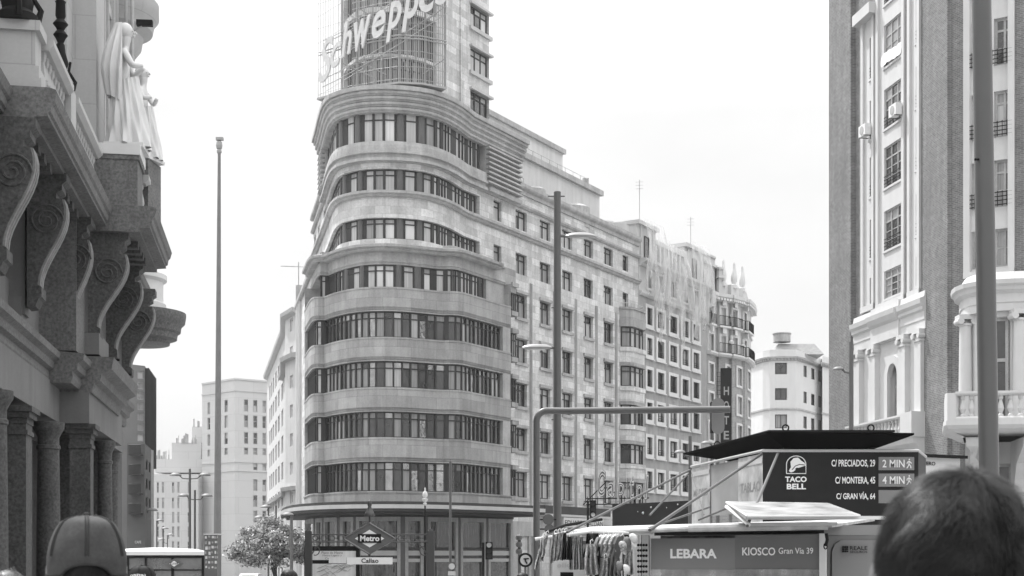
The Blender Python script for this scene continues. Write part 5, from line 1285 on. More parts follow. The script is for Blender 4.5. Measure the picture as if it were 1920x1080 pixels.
g = G(); g.pb(ME, u(652), u(737), .13, .16, z(1058), z(1045)); pl = g.build('name_plate', m_enw, me_); g = G(); text_on(g, 'Callao', ME, u(679), u(711), z(1055.5), z(1047), .165, bold=.02); g.build('lettering', m_iron, pl)
g = G(); g.pb(ME, u(618), u(651), .1, .13, z(1056), z(1045)); g.build('small_plate', m_whitepane, me_)
mp_ = thing('map_board', 'metro map board with headings and a pale map behind the left iron post', 'map board', tuple(P(620, H, 31).xy)+(gz(31),))
MB = Path([(571, 31), (674, 31)]); u = MB.u; z = lambda y: CZ+(H-y)*31/F
g = G(); g.pb(MB, 0, MB.len, -.1, 0, gz(31)+.4, z(1024)); g.build('frame', m_iron, mp_)
g = G(); g.pb(MB, u(582), u(668), 0, .01, z(1050), z(1033)); hd = g.build('heading', m_whitepane, mp_)
g = G()
for s, x0, x1, y0, y1 in (('Plano de Metro', 603, 643, 1038.5, 1034), ('Metro Ligero y', 605, 641, 1044, 1039.8), ('Cercanías', 610, 634, 1049, 1045)): text_on(g, s, MB, u(x0), u(x1), z(y0), z(y1), .015)
g.build('lettering', m_grey, hd)
g = G(); g.pb(MB, u(582), u(668), 0, .01, z(1100), z(1057)); mpp = g.build('map_sheet', m_whitepane, mp_)
g = G()
for k in range(16):
    x, y = 586+rnd.random()*60, 1060+rnd.random()*22; q = [MB.at(u(x), .014, z(y))]
    for i in range(4): x += rnd.uniform(4, 9); y += rnd.uniform(-6, 6); q.append(MB.at(u(min(x, 667)), .014, z(max(1058, y))))
    g.tube(q, .005, 4)
g.build('map_line', m_trim, mpp)
for x in (574, 671): g = G(); g.pb(MB, u(x)-.04, u(x)+.04, -.1, .03, gz(31), z(1024)); g.build('post', m_iron, mp_)
# metro lift
ml = thing('metro_lift', 'low glass metro lift box with a pale roof and small diamond sign', 'metro lift', tuple(P(320, H, 58).xy)+(gz(58),))
ML = Path([(238, 56), (384, 56), (402, 60)]); u = ML.u; z = lambda y: CZ+(H-y)*56/F
m_gl = M('tinted_lift_glass', .13, .1, alpha=.8, coat=1, var=.4, scale=1.2)
g = G(); g.pb(ML, 0, ML.len, -3.2, .1, z(1041), z(1034)); g.lathe(ML.at(u(323), -1.4, z(1034)), [(2.0, 0), (1.6, .1), (.3, .16)], 24, 1, .6); g.build('roof', m_white, ml)
g = G(); g.pb(ML, 0, ML.len, -3.1, .05, z(1046.5), z(1041)); g.pb(ML, 0, ML.len, -.08, .06, z(1070), z(1067.5)); [g.pb(ML, q, q+.08, -.08, .06, gz(56), z(1046)) for q in (0, u(271), u(321), u(378))]; g.build('frame', m_iron, ml)
g = G(); g.pb(ML, 0, ML.len, -.04, 0, gz(56), z(1046)); g.build('glass', m_gl, ml)
g = G(); diamond(g, ML, 324, 1057, 16, 9.5, .1, z); dq = g.build('sign', m_grey, ml); g = G(); diamond(g, ML, 324, 1057, 8.5, 5.2, .12, z, .01); g.build('white_diamond', m_enw, dq)
g = G(); g.pb(ML, u(317), u(331), .11, .13, z(1059.2), z(1055)); g.build('name_band', m_iron, dq); g = G(); text_on(g, 'Metro', ML, u(318), u(330), z(1058.6), z(1055.6), .14, bold=.04); g.build('lettering', m_enw, dq)
# parked van roof far away, tree
cv = thing('parked_car', 'pale car whose roof shows far down the street below the tree', 'car', tuple(P(469, H, 150).xy)+(gz(150),)); c = P(469, 1075, 150); b = gz(150)
g = G(); L, Wd = 4.6, 1.95
prf = [(-L/2, .35), (L/2, .35), (L/2, 1.0), (L/2-.9, 1.02), (L/2-1.6, 1.4), (L/2-1.9, 1.47), (-L/2+.8, 1.47), (-L/2, 1.0)]
g.prism([(c.x-Wd/2, 150-y, b+z_) for y, z_ in prf], (Wd, 0, 0)); g.build('body', m_ac, cv)
g = G(); g.poly([(c.x-.8, 150-L/2+.95, b+1.05), (c.x+.8, 150-L/2+.95, b+1.05), (c.x+.7, 150-L/2+1.55, b+1.37), (c.x-.7, 150-L/2+1.55, b+1.37)]); q = g.build('windscreen', m_darkpane, cv); q.location.z += .02; q.location.y -= .02
for sx in (-1, 1):
    for sy in (-1, 1): g = G(); g.tube([(c.x+sx*.98, 150+sy*1.4, b+.33), (c.x+sx*.78, 150+sy*1.4, b+.33)], .33, 18); g.build('wheel', m_iron, cv)
m_leaf = M('sunlit_leaf', .5, .55, var=.35, scale=4); m_leafd = M('darker_leaf', .1, .6, var=.3, scale=4); m_bark = M('bark', .08, .9, var=.2, scale=4)  # paler leaves have sunlight put into their colour; darker ones mixed at random
def tree(x0, x1, ytop, D, label, seed, n=9000):
    r = random.Random(seed); cx = (x0+x1)/2; b = gz(D); c = P(cx, H, D); t = thing('street_tree', label, 'tree', (c.x, D, b)); k = D/F
    R_ = (x1-x0)/2*k; zt = CZ+(H-ytop)*k; zc_ = (zt+b+1.6)/2; hz = (zt-b-1.6)/2
    g = G(); g.tube([(c.x, D, b), (c.x+.05, D, b+1.2), (c.x, D, b+2.2)], [.16, .12, .1], 8); tips = []
    for i in range(26):
        a = r.uniform(0, 6.28); e = r.uniform(.2, 1.3); L = r.uniform(.6, 1.02)
        p1 = Vector((c.x, D, b+1.3+r.random()*.8)); p3 = Vector((c.x+math.cos(a)*math.cos(e)*R_*L, D+math.sin(a)*math.cos(e)*R_*L, zc_+math.sin(e)*hz*L*.95-.4*r.random()))
        p2 = (p1+p3)/2+Vector((r.uniform(-.3, .3), r.uniform(-.3, .3), .3)); g.tube([p1, p2, p3], [.07, .04, .015], 5); tips += [p3, p2, (p2+p3)/2]
    g.build('trunk', m_bark, t, smooth=True)
    for _ in range(46):
        a = r.uniform(0, 6.28); e = r.uniform(-.9, 1.5); L = r.uniform(.45, 1.12)
        tips.append(Vector((c.x+math.cos(a)*math.cos(e)*R_*L, D+math.sin(a)*math.cos(e)*R_*L, zc_+math.sin(e)*hz*L)))
    g = G()
    for i in range(n):
        q = r.choice(tips)+Vector((r.gauss(0, .26), r.gauss(0, .26), r.gauss(0, .16)))
        s = r.uniform(.06, .13); d = Vector((r.gauss(0, 1), r.gauss(0, 1), r.gauss(0, .6))).normalized(); e = d.cross(Vector((r.random(), r.random(), r.random()+.2))).normalized()
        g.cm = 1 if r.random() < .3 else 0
        g.poly([q-d*s, q+e*s*.5, q+d*s, q-e*s*.5])
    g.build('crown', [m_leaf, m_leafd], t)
tree(438, 592, 980, 85, 'leafy sunlit street tree in front of the far pale building, left of the map board', 5, 26000)
# ================================================================ KIOSK WITH BOARDS, AWNINGS AND SOUVENIRS
m_board = M('aubergine_sign_panel', .022, .5, spec=.12, var=.2, scale=2); m_bann = M('grey_banner', .17, .6, var=.06, scale=2); m_bann2 = M('darker_grey_banner', .13, .6, var=.06, scale=2)
m_roofw = M('dirty_awning_sheet', .42, .6, var=.35, scale=2.5, fine=.15); m_print = M('printed_pale_panel', .34, .3, var=.7, scale=2.5, coat=.3); m_corr = M('corrugated_sheet', .5, .5, metal=0, var=.2, scale=1)  # awning sheet is pale with random dirt
m_txt = M('white_lettering', .8, .5); m_mid = M('mid_grey_panel', .2, .5)
zD = lambda y, D: CZ+(H-y)*D/F
kb = thing('kiosk_board', 'dark advertising board with Taco Bell lettering and street distances on top of the kiosk', 'sign', (4.7, 20.3, 2.0))
KB = Path([(1296, 24), (1430, 20.3), (1722, 20.3), (1736, 21.6)]); u = KB.u; z = lambda y: zD(y, 20.3)
g = G(); g.pb(KB, u(1430)+.001, KB.len, -.08, 0, z(986), z(846)); g.build('panel', m_board, kb)
g = G(); g.tube([KB.at(q, .0, z(845)) for q in (0, u(1430), u(1722), KB.len)], .022, 8); g.build('top_rail', m_alu, kb)
for x0, x1, m, nm in ((1296, 1330, m_print, 'poster'), (1383, 1430, m_print, 'poster')):
    g = G(); g.pb(KB, u(x0)+.01, u(x1)-.01, -.06, -.01, z(985), z(850)); q = g.build(nm, m, kb)
    g = G(); g.pb(KB, u(x0)+.02, u(x1)-.02, -.01, 0, z(868), z(858)); g.build('heading', m_alu, q)
    g = G(); text_on(g, 'TABLAO' if x0 > 1350 else 'MADRID', KB, u(x0)+.12, u(x1)-.12, z(920) if x0 > 1350 else z(913), z(900) if x0 > 1350 else z(897), -.008, bold=.03); g.build('lettering', m_mid, q)
g = G(); A, B = u(1330), u(1383); n = 34
for i in range(n):
    for k in range(2): a = A+(B-A)*(i+k*.5)/n; g.poly([KB.at(a, -.06+.03*k, z(958)), KB.at(a+(B-A)/n/2, -.03-.03*k, z(958)), KB.at(a+(B-A)/n/2, -.03-.03*k, z(851)), KB.at(a, -.06+.03*k, z(851))])
g.build('corrugated_panel', m_corr, kb)
LW = .015
def line(s, x0, x1, y0, y1, bold=.0, m=m_txt, nm='lettering'):
    g = G(); text_on(g, s, KB, u(x0), u(x1), z(y1), z(y0), LW, bold=bold); return g.build(nm, m, kb)
line('TACO', 1473, 1513, 893.5, 904, .035); line('BELL', 1476, 1511.5, 907, 917.5, .035)
line('C/ PRECIADOS, 29', 1559, 1640, 862, 877, .02); line('C/ MONTERA, 45', 1566, 1640, 894, 909, .02); line('C/ GRAN VÍA, 64', 1568, 1640, 922, 938, .02)
for (y0, y1, s) in ((857, 881.5, '2 MIN'), (888, 912.5, '4 MIN'), (919, 943.5, '6 MIN')):
    g = G(); g.pb(KB, u(1647), u(1713), 0, .01, z(y1), z(y0)); q = g.build('time_box', m_mid, kb)
    if s[0] == '6': continue
    g = G(); text_on(g, s, KB, u(1653), u(1694), z(y1-5), z(y0+5), .02, bold=.015); g.build('lettering', m_txt, q)
    g = G(); X = lambda a, b: KB.at(u(1702+a), .02, z((y0+y1)/2+b)); g.ball(X(.5, -7.5), .012, 8)
    for pts in (((0, -5), (0, 1)), ((0, 1), (3, 5), (3.5, 9)), ((0, 1), (-1.5, 5), (-4, 9)), ((0, -4.5), (3, -2), (4.5, 0)), ((0, -4.5), (-3, -2), (-3.5, 1))): g.tube([X(*p) for p in pts], .008, 5)
    g.build('walking_figure', m_txt, q)
g = G(); ring = [(1475.5, 888)]+[(1493.5-18*math.cos(t*math.pi/14), 871-16*math.sin(t*math.pi/14)) for t in range(15)]+[(1511.5, 888), (1475.5, 888)]
g.tube([KB.at(u(x), .015, z(y)) for x, y in ring], .007, 5)
bell = [(1480, 883), (1484, 876), (1483, 866), (1489, 859), (1497, 858), (1503, 864), (1509, 868), (1511, 873), (1505, 875), (1496, 878), (1489, 884), (1484, 886)]
g.prism([KB.at(u(x), .016, z(y)) for x, y in bell], (0, .012, 0)); g.build('bell_logo', m_txt, kb)
g = G(); g.tube([KB.at(u(x), .02, z(y)) for x, y in ((1486, 881), (1492, 874), (1500, 871), (1509, 872))], .006, 5); g.prism([KB.at(u(1496+4*math.cos(t*.52)), .02, z(880+3*math.sin(t*.52))) for t in range(12)], (0, .006, 0)); g.build('bell_shadow_line', m_board, kb)
# dark hipped roof over the board
kr = thing('kiosk_roof', 'dark flat roof slab with lifting rings above the kiosk advertising board', 'roof', (4.7, 22, 3.2))
zr_ = zD(813, 20); pa, pb2, pc = Vector((3.0, 24.2)), Vector((3.67, 20)), Vector((5.8, 20)); pd = Vector((5.8, 24.6))
g = G(); lo = [(pa.x, pa.y, zr_), (pb2.x, pb2.y, zr_), (pc.x, pc.y, zr_-.02), (pd.x, pd.y, zr_)]; g.prism(lo, (0, 0, .03)); m_rf = M('matt_black_roof', .006, .9, spec=.02); g.build('roof_edge', m_rf, kr)
g = G(); g.prism([(pa.x+.15, pa.y-.1, zr_+.032), (pb2.x+.05, pb2.y+.1, zr_+.032), (pc.x-.25, pc.y+.1, zr_+.032), (pd.x-.25, pd.y-.2, zr_+.032)], (0, 0, .03)); g.build('roof_slab', m_board, kr)
g = G(); ce = Vector((4.75, 21.9, 0)); lo2 = [(ce.x+(x-ce.x)*.55, ce.y+(y-ce.y)*.6, zr_-.2) for x, y, _ in lo]
for i in range(4): j = (i+1) % 4; g.poly([lo[i], lo[j], lo2[j], lo2[i]])
g.poly(lo2); g.build('underside', m_rf, kr)
for x, D in ((1473, 20.3), (1633, 20.3), (1345, 23.3)):
    g = G(); c = P(x, 0, D); c.z = zr_+.11; g.tube([c+Vector((.045*math.cos(t*math.pi/8), 0, .045*math.sin(t*math.pi/8))) for t in range(16)], .012, 6, close=True); g.build('lifting_ring', m_iron, kr)
g = G()
for x in (1477, 1636): a = P(x, 0, 20.5); g.box((a.x, 20.6, zr_-.14), (.09, .09, .3))
g.build('strut', m_iron, kr)
# kiosk body
ki = thing('kiosk', 'street kiosk with lettered grey banner, clear side panel and glazed right part', 'kiosk', (4.2, 17.5, -.1))
KP = Path([(1214, 17.2), (1545, 16.6)]); u = KP.u; zk = lambda y: zD(y, 16.9)
g = G(); g.pb(KP, u(1220), u(1378), -.03, 0, zk(1068), zk(1009)); a = g.build('banner', m_bann, ki); g = G(); g.pb(KP, u(1378), u(1538), -.03, .004, zk(1066), zk(1003)); b2 = g.build('banner', m_bann2, ki)
g = G(); text_on(g, 'LEBARA', KP, u(1257), u(1344), zk(1047), zk(1029), .01, bold=.035); g.build('lettering', m_txt, a)
g = G(); text_on(g, 'KIOSCO', KP, u(1392), u(1454), zk(1041.5), zk(1026.5), .02, bold=.02); g.build('lettering', m_txt, b2)
g = G(); text_on(g, 'Gran Vía 39', KP, u(1460), u(1525), zk(1038.5), zk(1027), .02, bold=.01); g.build('lettering', m_txt, b2)
g = G(); g.pb(KP, u(1220), u(1538), -.02, 0, .9, zk(1067)); g.build('clear_sheet', M('clear_plastic', .5, .15, alpha=.35, var=.5, scale=3, fold_shade=.4), ki)
for x in (1211, 1543): g = G(); g.pb(KP, u(x)-.04, u(x)+.04, -.06, .05, gz(17), zk(1001)); g.build('post', m_white, ki)
g = G(); g.pb(KP, u(1205), u(1548), -2.4, -.15, gz(17), .9); g.pb(KP, u(1205), u(1548), -2.4, -2.3, gz(17), 2.0); g.build('counter', m_mid, ki)
g = G(); g.pb(KP, u(1225), u(1535), -.6, -.5, .9, zk(1003)); g.build('stock_shelf', M('dim_magazine_rack', .12, .6, var=.8, scale=7), ki)
g = G(); c1, c2, c3, c4 = P(1048, 1003, 17.2), P(1560, 989, 16.4), P(1640, 977, 19.2), P(1110, 992, 20.3)
g.prism([c1, c2, c3, c4], (0, 0, .035)); g.build('awning_sheet', m_roofw, ki)
g = G(); g.tube([P(1290, 990, 16.5), P(1552, 986, 16.3)], .05, 10); g.tube([P(1180, 996, 16.8), P(1300, 991, 16.6)], .03, 8); g.build('rolled_awning', m_print, ki)
g = G(); g.prism([P(1400, 974, 16), P(1662, 974, 16), P(1662, 967.5, 16), P(1400, 967.5, 16)], (0, .06, 0)); g.build('upper_rail', m_white, ki)
g = G(); g.prism([P(1400, 987, 16.2), P(1570, 985, 16.2), P(1570, 979, 16.2), P(1400, 980, 16.2)], (0, .1, 0)); g.build('side_rail', m_alu, ki)
g = G(); g.prism([P(1545, 1003, 17), P(1662, 1003, 17), P(1662, 984, 17), P(1545, 985, 17)], (0, .1, 0)); g.build('header_panel', m_mid, ki)
g = G(); g.prism([P(1230, 1004, 16.9), P(1545, 1000, 16.9), P(1545, 992, 16.9), P(1230, 997, 16.9)], (0, .2, 0)); g.build('awning_shade_box', m_iron, ki)  # black box stands in for the shade under the awning
g = G(); q = [P(1362, 942, 17), P(1552, 945, 17.2), P(1612, 967, 15.9), P(1402, 968, 15.6)]; g.prism(q, (0, .01, .015)); fp = g.build('display_flap', m_print, ki)
g = G(); [g.tube([q[i], q[(i+1) % 4]], .014, 6) for i in range(4)]; g.tube([P(1362, 950, 16.9), P(1404, 984, 15.9)], .025, 6); g.build('flap_frame', m_white, fp)
g = G()
for a, b, r in (((1063, 998, 17), (1294, 881, 20), .02), ((1218, 966, 18.5), (1290, 889, 20), .018), ((1218, 994, 16.6), (1428, 851, 20.1), .026), ((1459, 849, 20), (1401, 986, 15.9), .024), ((1180, 1003, 17), (1330, 951, 19), .018), ((1294, 878, 20), (1294, 960, 20), .018), ((1296, 882, 20), (1320, 965, 18), .009), ((1310, 975, 17.5), (1366, 952, 17), .015)):
    g.tube([P(*a), P(*b)], r*.8, 7)
g.build('strut', M('dull_steel_tube', .07, .5), ki)
g = G(); c = P(1549, 1000, 16.3); g.tube([c, P(1551, 1012, 16.3), P(1548, 1024, 16.3)], .02, 6); g.tube([P(1548, 1024, 16.3)+Vector((.02*math.cos(t), 0, .035*math.sin(t))) for t in [k*.785 for k in range(8)]], .008, 5, close=True); g.build('hook', m_iron, ki)
g = G(); g.prism([P(1549, 1100, 17.4), P(1662, 1100, 17.4), P(1662, 1003, 17.4), P(1549, 1003, 17.4)], (0, .02, 0)); gp_ = g.build('glass_panel', m_gl, ki)
rp = [(1560, 1090), (1650, 1090), (1650, 1013), (1577, 1013), (1566, 1020), (1560, 1034)]
g = G(); g.prism([P(x, y, 17.35) for x, y in rp], (0, .02, 0)); st_ = g.build('insurance_sticker', m_mid, ki)
FP = Path([(1500, 17.33), (1700, 17.33)]); u = FP.u; zf = lambda y: zD(y, 17.33)
g = G(); text_on(g, 'REALE', FP, u(1593), u(1626), zf(1031), zf(1024), .01, bold=.015); text_on(g, 'SEGUROS', FP, u(1593), u(1626), zf(1037), zf(1032.5), .01, bold=.01); g.build('lettering', m_iron, st_)
g = G()
for i in range(3):
    for j in range(3): g.pb(FP, u(1579+4*i), u(1582.4+4*i), .0, .01, zf(1027.4+4*j), zf(1024+4*j))
g.build('square_logo', m_iron, st_)
vb = thing('kiosk_sign', 'white sign board with dark lettering partly hidden behind the foreground head', 'sign', (7.3, 23, 2.2)); VB = Path([(1728, 23), (1800, 23.4)]); u = VB.u; zv = lambda y: zD(y, 23)
g = G(); g.pb(VB, 0, VB.len, -.1, 0, zv(890), zv(857)); q = g.build('panel', m_white, vb); g = G(); g.pb(VB, -.05, VB.len+.1, -.2, .08, zv(857), zv(851.5)); g.build('top_cap', m_iron, vb)
g = G(); text_on(g, 'VERO', VB, u(1730), u(1753), zv(872), zv(865), .01, bold=.02); g.build('lettering', m_iron, q)
# hanging rail and wares
hr = thing('clothes_rail', 'pale pipe rail jutting left from the kiosk with scarves and shirts hung along it', 'rail', (1.2, 17, -.1))
g = G(); g.tube([P(1003, 1011, 17), P(1110, 997, 17), P(1220, 1001, 17)], .02, 8); g.tube([P(1040, 1003, 17.6), P(1225, 997, 17.4)], .025, 8); g.build('pipe', m_white, hr)
g = G(); g.tube([P(1026, 997, 17.1), P(1060, 985, 17.4), P(1128, 974, 18)], .02, 7); g.build('upper_pipe', m_iron, hr)
g = G(); [g.tube([P(x, 1000, 17.6), (P(x, 1000, 17.6).x, 17.6, gz(17))], .02, 6) for x in (1108, 1205)]; g.build('leg', m_grey, hr)
wp = thing('telephone_poster', 'white panel with mirrored lettering seen behind the hanging scarves', 'poster', (.7, 18.4, .5)); WPp = Path([(1036, 18.4), (1112, 18.2)]); u = WPp.u; z = lambda y: zD(y, 18.3)
g = G(); g.pb(WPp, 0, u(1107), -.03, 0, .6, z(1021)); q = g.build('panel', m_white, wp); g = G(); text_on(g, 'bile', WPp, u(1045), u(1071), z(1064), z(1055), .01, flip=True, bold=.02); g.build('lettering', m_alu, q)
g = G(); g.pb(WPp, u(1036), u(1107), -.03, .005, z(1021), z(1014)); g.build('top_band', m_mid, wp); g = G(); g.pb(WPp, u(1051), u(1075), 0, .01, .7, z(1073)); g.build('dark_slot', m_iron, q)
m_pat = M('patterned_scarf_cloth', .3, .9, var=.85, scale=34, fine=.3, fscale=90); m_cl = M('pale_cloth', .48, .9, var=.12, scale=6); m_cg = M('grey_cloth', .14, .9, var=.2, scale=6); m_ck = M('black_cloth', .02, .9, spec=.1); m_dot = M('speckled_cloth', .4, .9, var=.9, scale=45)
def hang(name, xt0, xt1, y0, xb0, xb1, y1, D, mat, label, cat, group, seed, folds=5, dep=.05, hooks=True):
    r = random.Random(seed); g = G(); nu, nv = 22, 16; ids = []; c = P((xt0+xt1)/2, y0, D)
    for i in range(nu+1):
        t = i/nu; col = []
        for j in range(nv+1):
            v = j/nv; x = xt0+(xt1-xt0)*t+((xb0+(xb1-xb0)*t)-(xt0+(xt1-xt0)*t))*v+math.sin(v*6+seed)*1.2*v; y = y0+(y1-y0)*v+3*noise.noise(Vector((t*3, seed, 0)))*v
            d = D+dep*math.sin(t*folds*3.14+v*2+seed)*(.4+v)+.04*noise.noise(Vector((t*4, v*4, seed)))
            col.append(g.vt(P(x, y, d)))
        ids.append(col)
    for i in range(nu):
        for j in range(nv): g.fc(ids[i][j], ids[i+1][j], ids[i+1][j+1], ids[i][j+1])
    b = len(g.v); off = .012
    o = thing(name, label, cat, tuple(P((xb0+xb1)/2, y1, D)), group)
    g.build('cloth', mat, o, smooth=True)
    if hooks:
        g = G(); g.tube([c+Vector((0, 0, 0)), c+Vector((.0, 0, .04)), c+Vector((.025, 0, .06)), c+Vector((.03, 0, .035))], .005, 5); g.build('hook', m_txt, o)
    return o
SC = [((1012, 1020), 1012, (1002, 1009), 1066, 'leftmost'), ((1020, 1028), 1004, (1012, 1019), 1052, 'second from the left'), ((1036, 1043), 1002, (1030, 1036), 1056, 'third from the left'), ((1043, 1050), 1000, (1037, 1045), 1052, 'middle'), ((1050, 1057), 999, (1046, 1053), 1050, 'widest'), ((1056, 1062), 999, (1054, 1063), 1050, 'rightmost')]
for k, (t, y0, b, y1, w_) in enumerate(SC):
    hang('scarf', *t, y0, *b, y1, 16.9, m_pat if k != 5 else m_ck, w_.capitalize()+' patterned scarf on the left end of the pale pipe rail' if k != 5 else 'plain black scarf hanging last in the row beside the patterned ones', 'scarf', 'scarves on the rail', k, 3, .03)
for k, (t, b) in enumerate((((1070, 1077), (1066, 1073)), ((1078, 1085), (1074, 1084)), ((1086, 1093), (1086, 1096)))):
    hang('scarf', *t, 1003+k*2, *b, 1068, 17.1, m_pat, ('first', 'second', 'third')[k]+' twisted patterned scarf in front of the right edge of the white lettered panel', 'scarf', 'scarves on the rail', 20+k, 4, .04)
hang('handbag', 1100, 1122, 1000, 1094, 1128, 1046, 16.8, m_ck, 'black bag bunched on the rail between scarves and children shirts', 'bag', 'bags', 31, 3, .08)
hang('cloth_bundle', 1098, 1116, 1020, 1096, 1126, 1078, 16.7, m_pat, 'patterned cloth bundle hanging low under the black bag', 'cloth', None, 33, 6, .05)
hang('shirt', 1118, 1142, 1040, 1112, 1148, 1100, 17.3, m_ck, 'black shirt hanging low behind the children shirts', 'shirt', 'shirts under the rail', 35, 4, .05)
hang('shirt', 1140, 1162, 1046, 1136, 1166, 1100, 17.4, m_cg, 'dark grey shirt hanging low beside the black one', 'shirt', 'shirts under the rail', 36, 3, .05)
def tee(x0, x1, y0, y1, D, mat, label, seed, tilt):
    c = P((x0+x1)/2, y0, D); o = thing('small_shirt', label, 'shirt', tuple(P((x0+x1)/2, y1, D)), 'small shirts on hangers'); k = D/F; wd = (x1-x0)*k/2; hh = (y1-y0)*k
    out = [(-.25, 0), (-.9, -.2), (-1.1, -.5), (-.8, -.62), (-.72, -.45), (-.7, -1), (.7, -1), (.72, -.45), (.8, -.62), (1.1, -.5), (.9, -.2), (.25, 0), (.15, -.08), (-.15, -.08)]
    T = Matrix.Rotation(R(62), 3, 'Z'); S_ = Matrix.Rotation(R(tilt), 3, 'Y'); g = G()
    g.prism([c+S_@(T@Vector((a*wd*1.5, 0, b*hh))) for a, b in out], T@Vector((0, .03, 0))); g.build('cloth', mat, o)
    g = G(); g.tube([c+S_@(T@Vector((-.8*wd, 0, -.14*hh))), c, c+S_@(T@Vector((.8*wd, 0, -.14*hh)))], .006, 5); g.tube([c, c+Vector((0, 0, .05)), c+Vector((.03, 0, .07)), c+Vector((.04, 0, .04))], .005, 5); g.build('hanger', m_txt, o)
for k, (mt, w_) in enumerate(((m_cl, 'leftmost pale'), (m_cl, 'second pale'), (m_dot, 'left speckled'), (m_dot, 'right speckled'), (m_cg, 'plain grey'))):
    tee(1118+9*k, 1146+9*k, 1003-.5*k, 1044+k, 16.9-.02*k, mt, w_+' child shirt on a hanger in the overlapping row by the caps', k, 16)
def hatcap(x, y, D, s, mat, label, yaw, pitch):
    c = P(x, y, D); o = thing('souvenir_cap', label, 'cap', tuple(c), 'caps hanging by the kiosk'); T = Matrix.Rotation(yaw, 3, 'Z')@Matrix.Rotation(pitch, 3, 'Y')
    g = G(); n = 20; rings = []
    for i in range(8):
        a = i/7*math.pi/2; rings.append([g.vt(c+T@Vector((s*math.cos(a)*math.cos(2*math.pi*j/n), s*.8*math.cos(a)*math.sin(2*math.pi*j/n), s*.95*math.sin(a)**1.1))) for j in range(n)])
    for a, b in zip(rings, rings[1:]):
        for j in range(n): g.fc(a[j], a[(j+1) % n], b[(j+1) % n], b[j])
    g.build('crown', mat, o, smooth=True)
    g = G(); top = []; 
    for j in range(13):
        t = (j/12-.5)*2.2; top.append((g.vt(c+T@Vector((s*math.cos(t), s*.85*math.sin(t), 0))), g.vt(c+T@Vector((s*(math.cos(t)+.75*math.cos(t*.9)), s*.85*math.sin(t), -.12*s)))))
    for a, b in zip(top, top[1:]): g.fc(a[0], b[0], b[1], a[1])
    g.build('visor', mat, o, smooth=True)
for k, (x, y, mt, w_) in enumerate(((1176, 1016, m_cg, 'upper grey cap nearest the banner'), (1167, 1024, m_pat, 'patterned cap tucked left of the upper grey cap'), (1186, 1010, m_cl, 'small pale cap highest beside the post'), (1160, 1062, m_cg, 'lower cap left, visor down'), (1172, 1068, m_cl, 'lower pale cap right, visor down'))):
    hatcap(x, y, 16.7-.03*k, .066, mt, w_+' on the hanging rack', R(-60+k*9), R(62 if k < 3 else 80))
for k, (x0, x1, y0, y1, mt, w_) in enumerate(((1126, 1140, 1046, 1092, m_pat, 'patterned cloth strip low in front of the black shirt'), (1144, 1156, 1040, 1084, m_cg, 'plain grey cloth strip between the black shirt and the lower caps'), (1064, 1072, 1006, 1050, m_ck, 'narrow black cloth strip just left of the twisted scarves'), (1172, 1186, 1030, 1078, m_pat, 'patterned cloth strip hanging from the cap rack near the beads'), (1014, 1022, 1008, 1044, m_cl, 'short pale cloth strip between the two leftmost scarves'))):
    hang('cloth_strip', x0, x1, y0, x0-3, x1+1, y1, 16.75, mt, w_, 'cloth', 'cloth strips on the rail', 50+k, 4, .04)
g = G()
for k in range(7):
    for j in range(4): g.ball(P(1197+5*j, 1022+10*k, 17.1), .017, 8)
o = g.build('bead_rack', m_iron, smooth=True, label='strings of dark round beads hanging between the caps and the banner post', cat='beads')

# ================================================================ PEOPLE
m_skin = M('skin', .13, .55, var=.06, scale=6); m_hair = M('dark_hair', .008, .5, spec=.22); m_hair2 = M('brown_hair', .05, .5); m_shirt = M('dark_shirt', .08, .9); m_jean = M('denim', .1, .9)
m_cap = M('washed_cotton_cap', .05, .9, var=.35, scale=14, fine=.12, fscale=120, spec=.2); m_seam = M('darker_cap_seam', .035, .9, spec=.1); m_capk = M('black_cap', .015, .8, spec=.2); m_captop = M('pale_cap_front', .45, .9)
def ell(g, c, rx, ry, rz, n=28, m=16, z0=-1, z1=1, T=None, fn=None):
    rings = []
    for i in range(m+1):
        s = z0+(z1-z0)*i/m; a = math.asin(max(-1, min(1, s))); rg = []
        for j in range(n):
            t = 2*math.pi*j/n; v = Vector((rx*math.cos(a)*math.cos(t), ry*math.cos(a)*math.sin(t), rz*s)); v = fn(v) if fn else v
            rg.append(g.vt(Vector(c)+(T@v if T else v)))
        rings.append(rg)
    for a, b in zip(rings, rings[1:]):
        for j in range(n): g.fc(a[j], a[(j+1) % n], b[(j+1) % n], b[j])
    g.fc(*rings[-1])
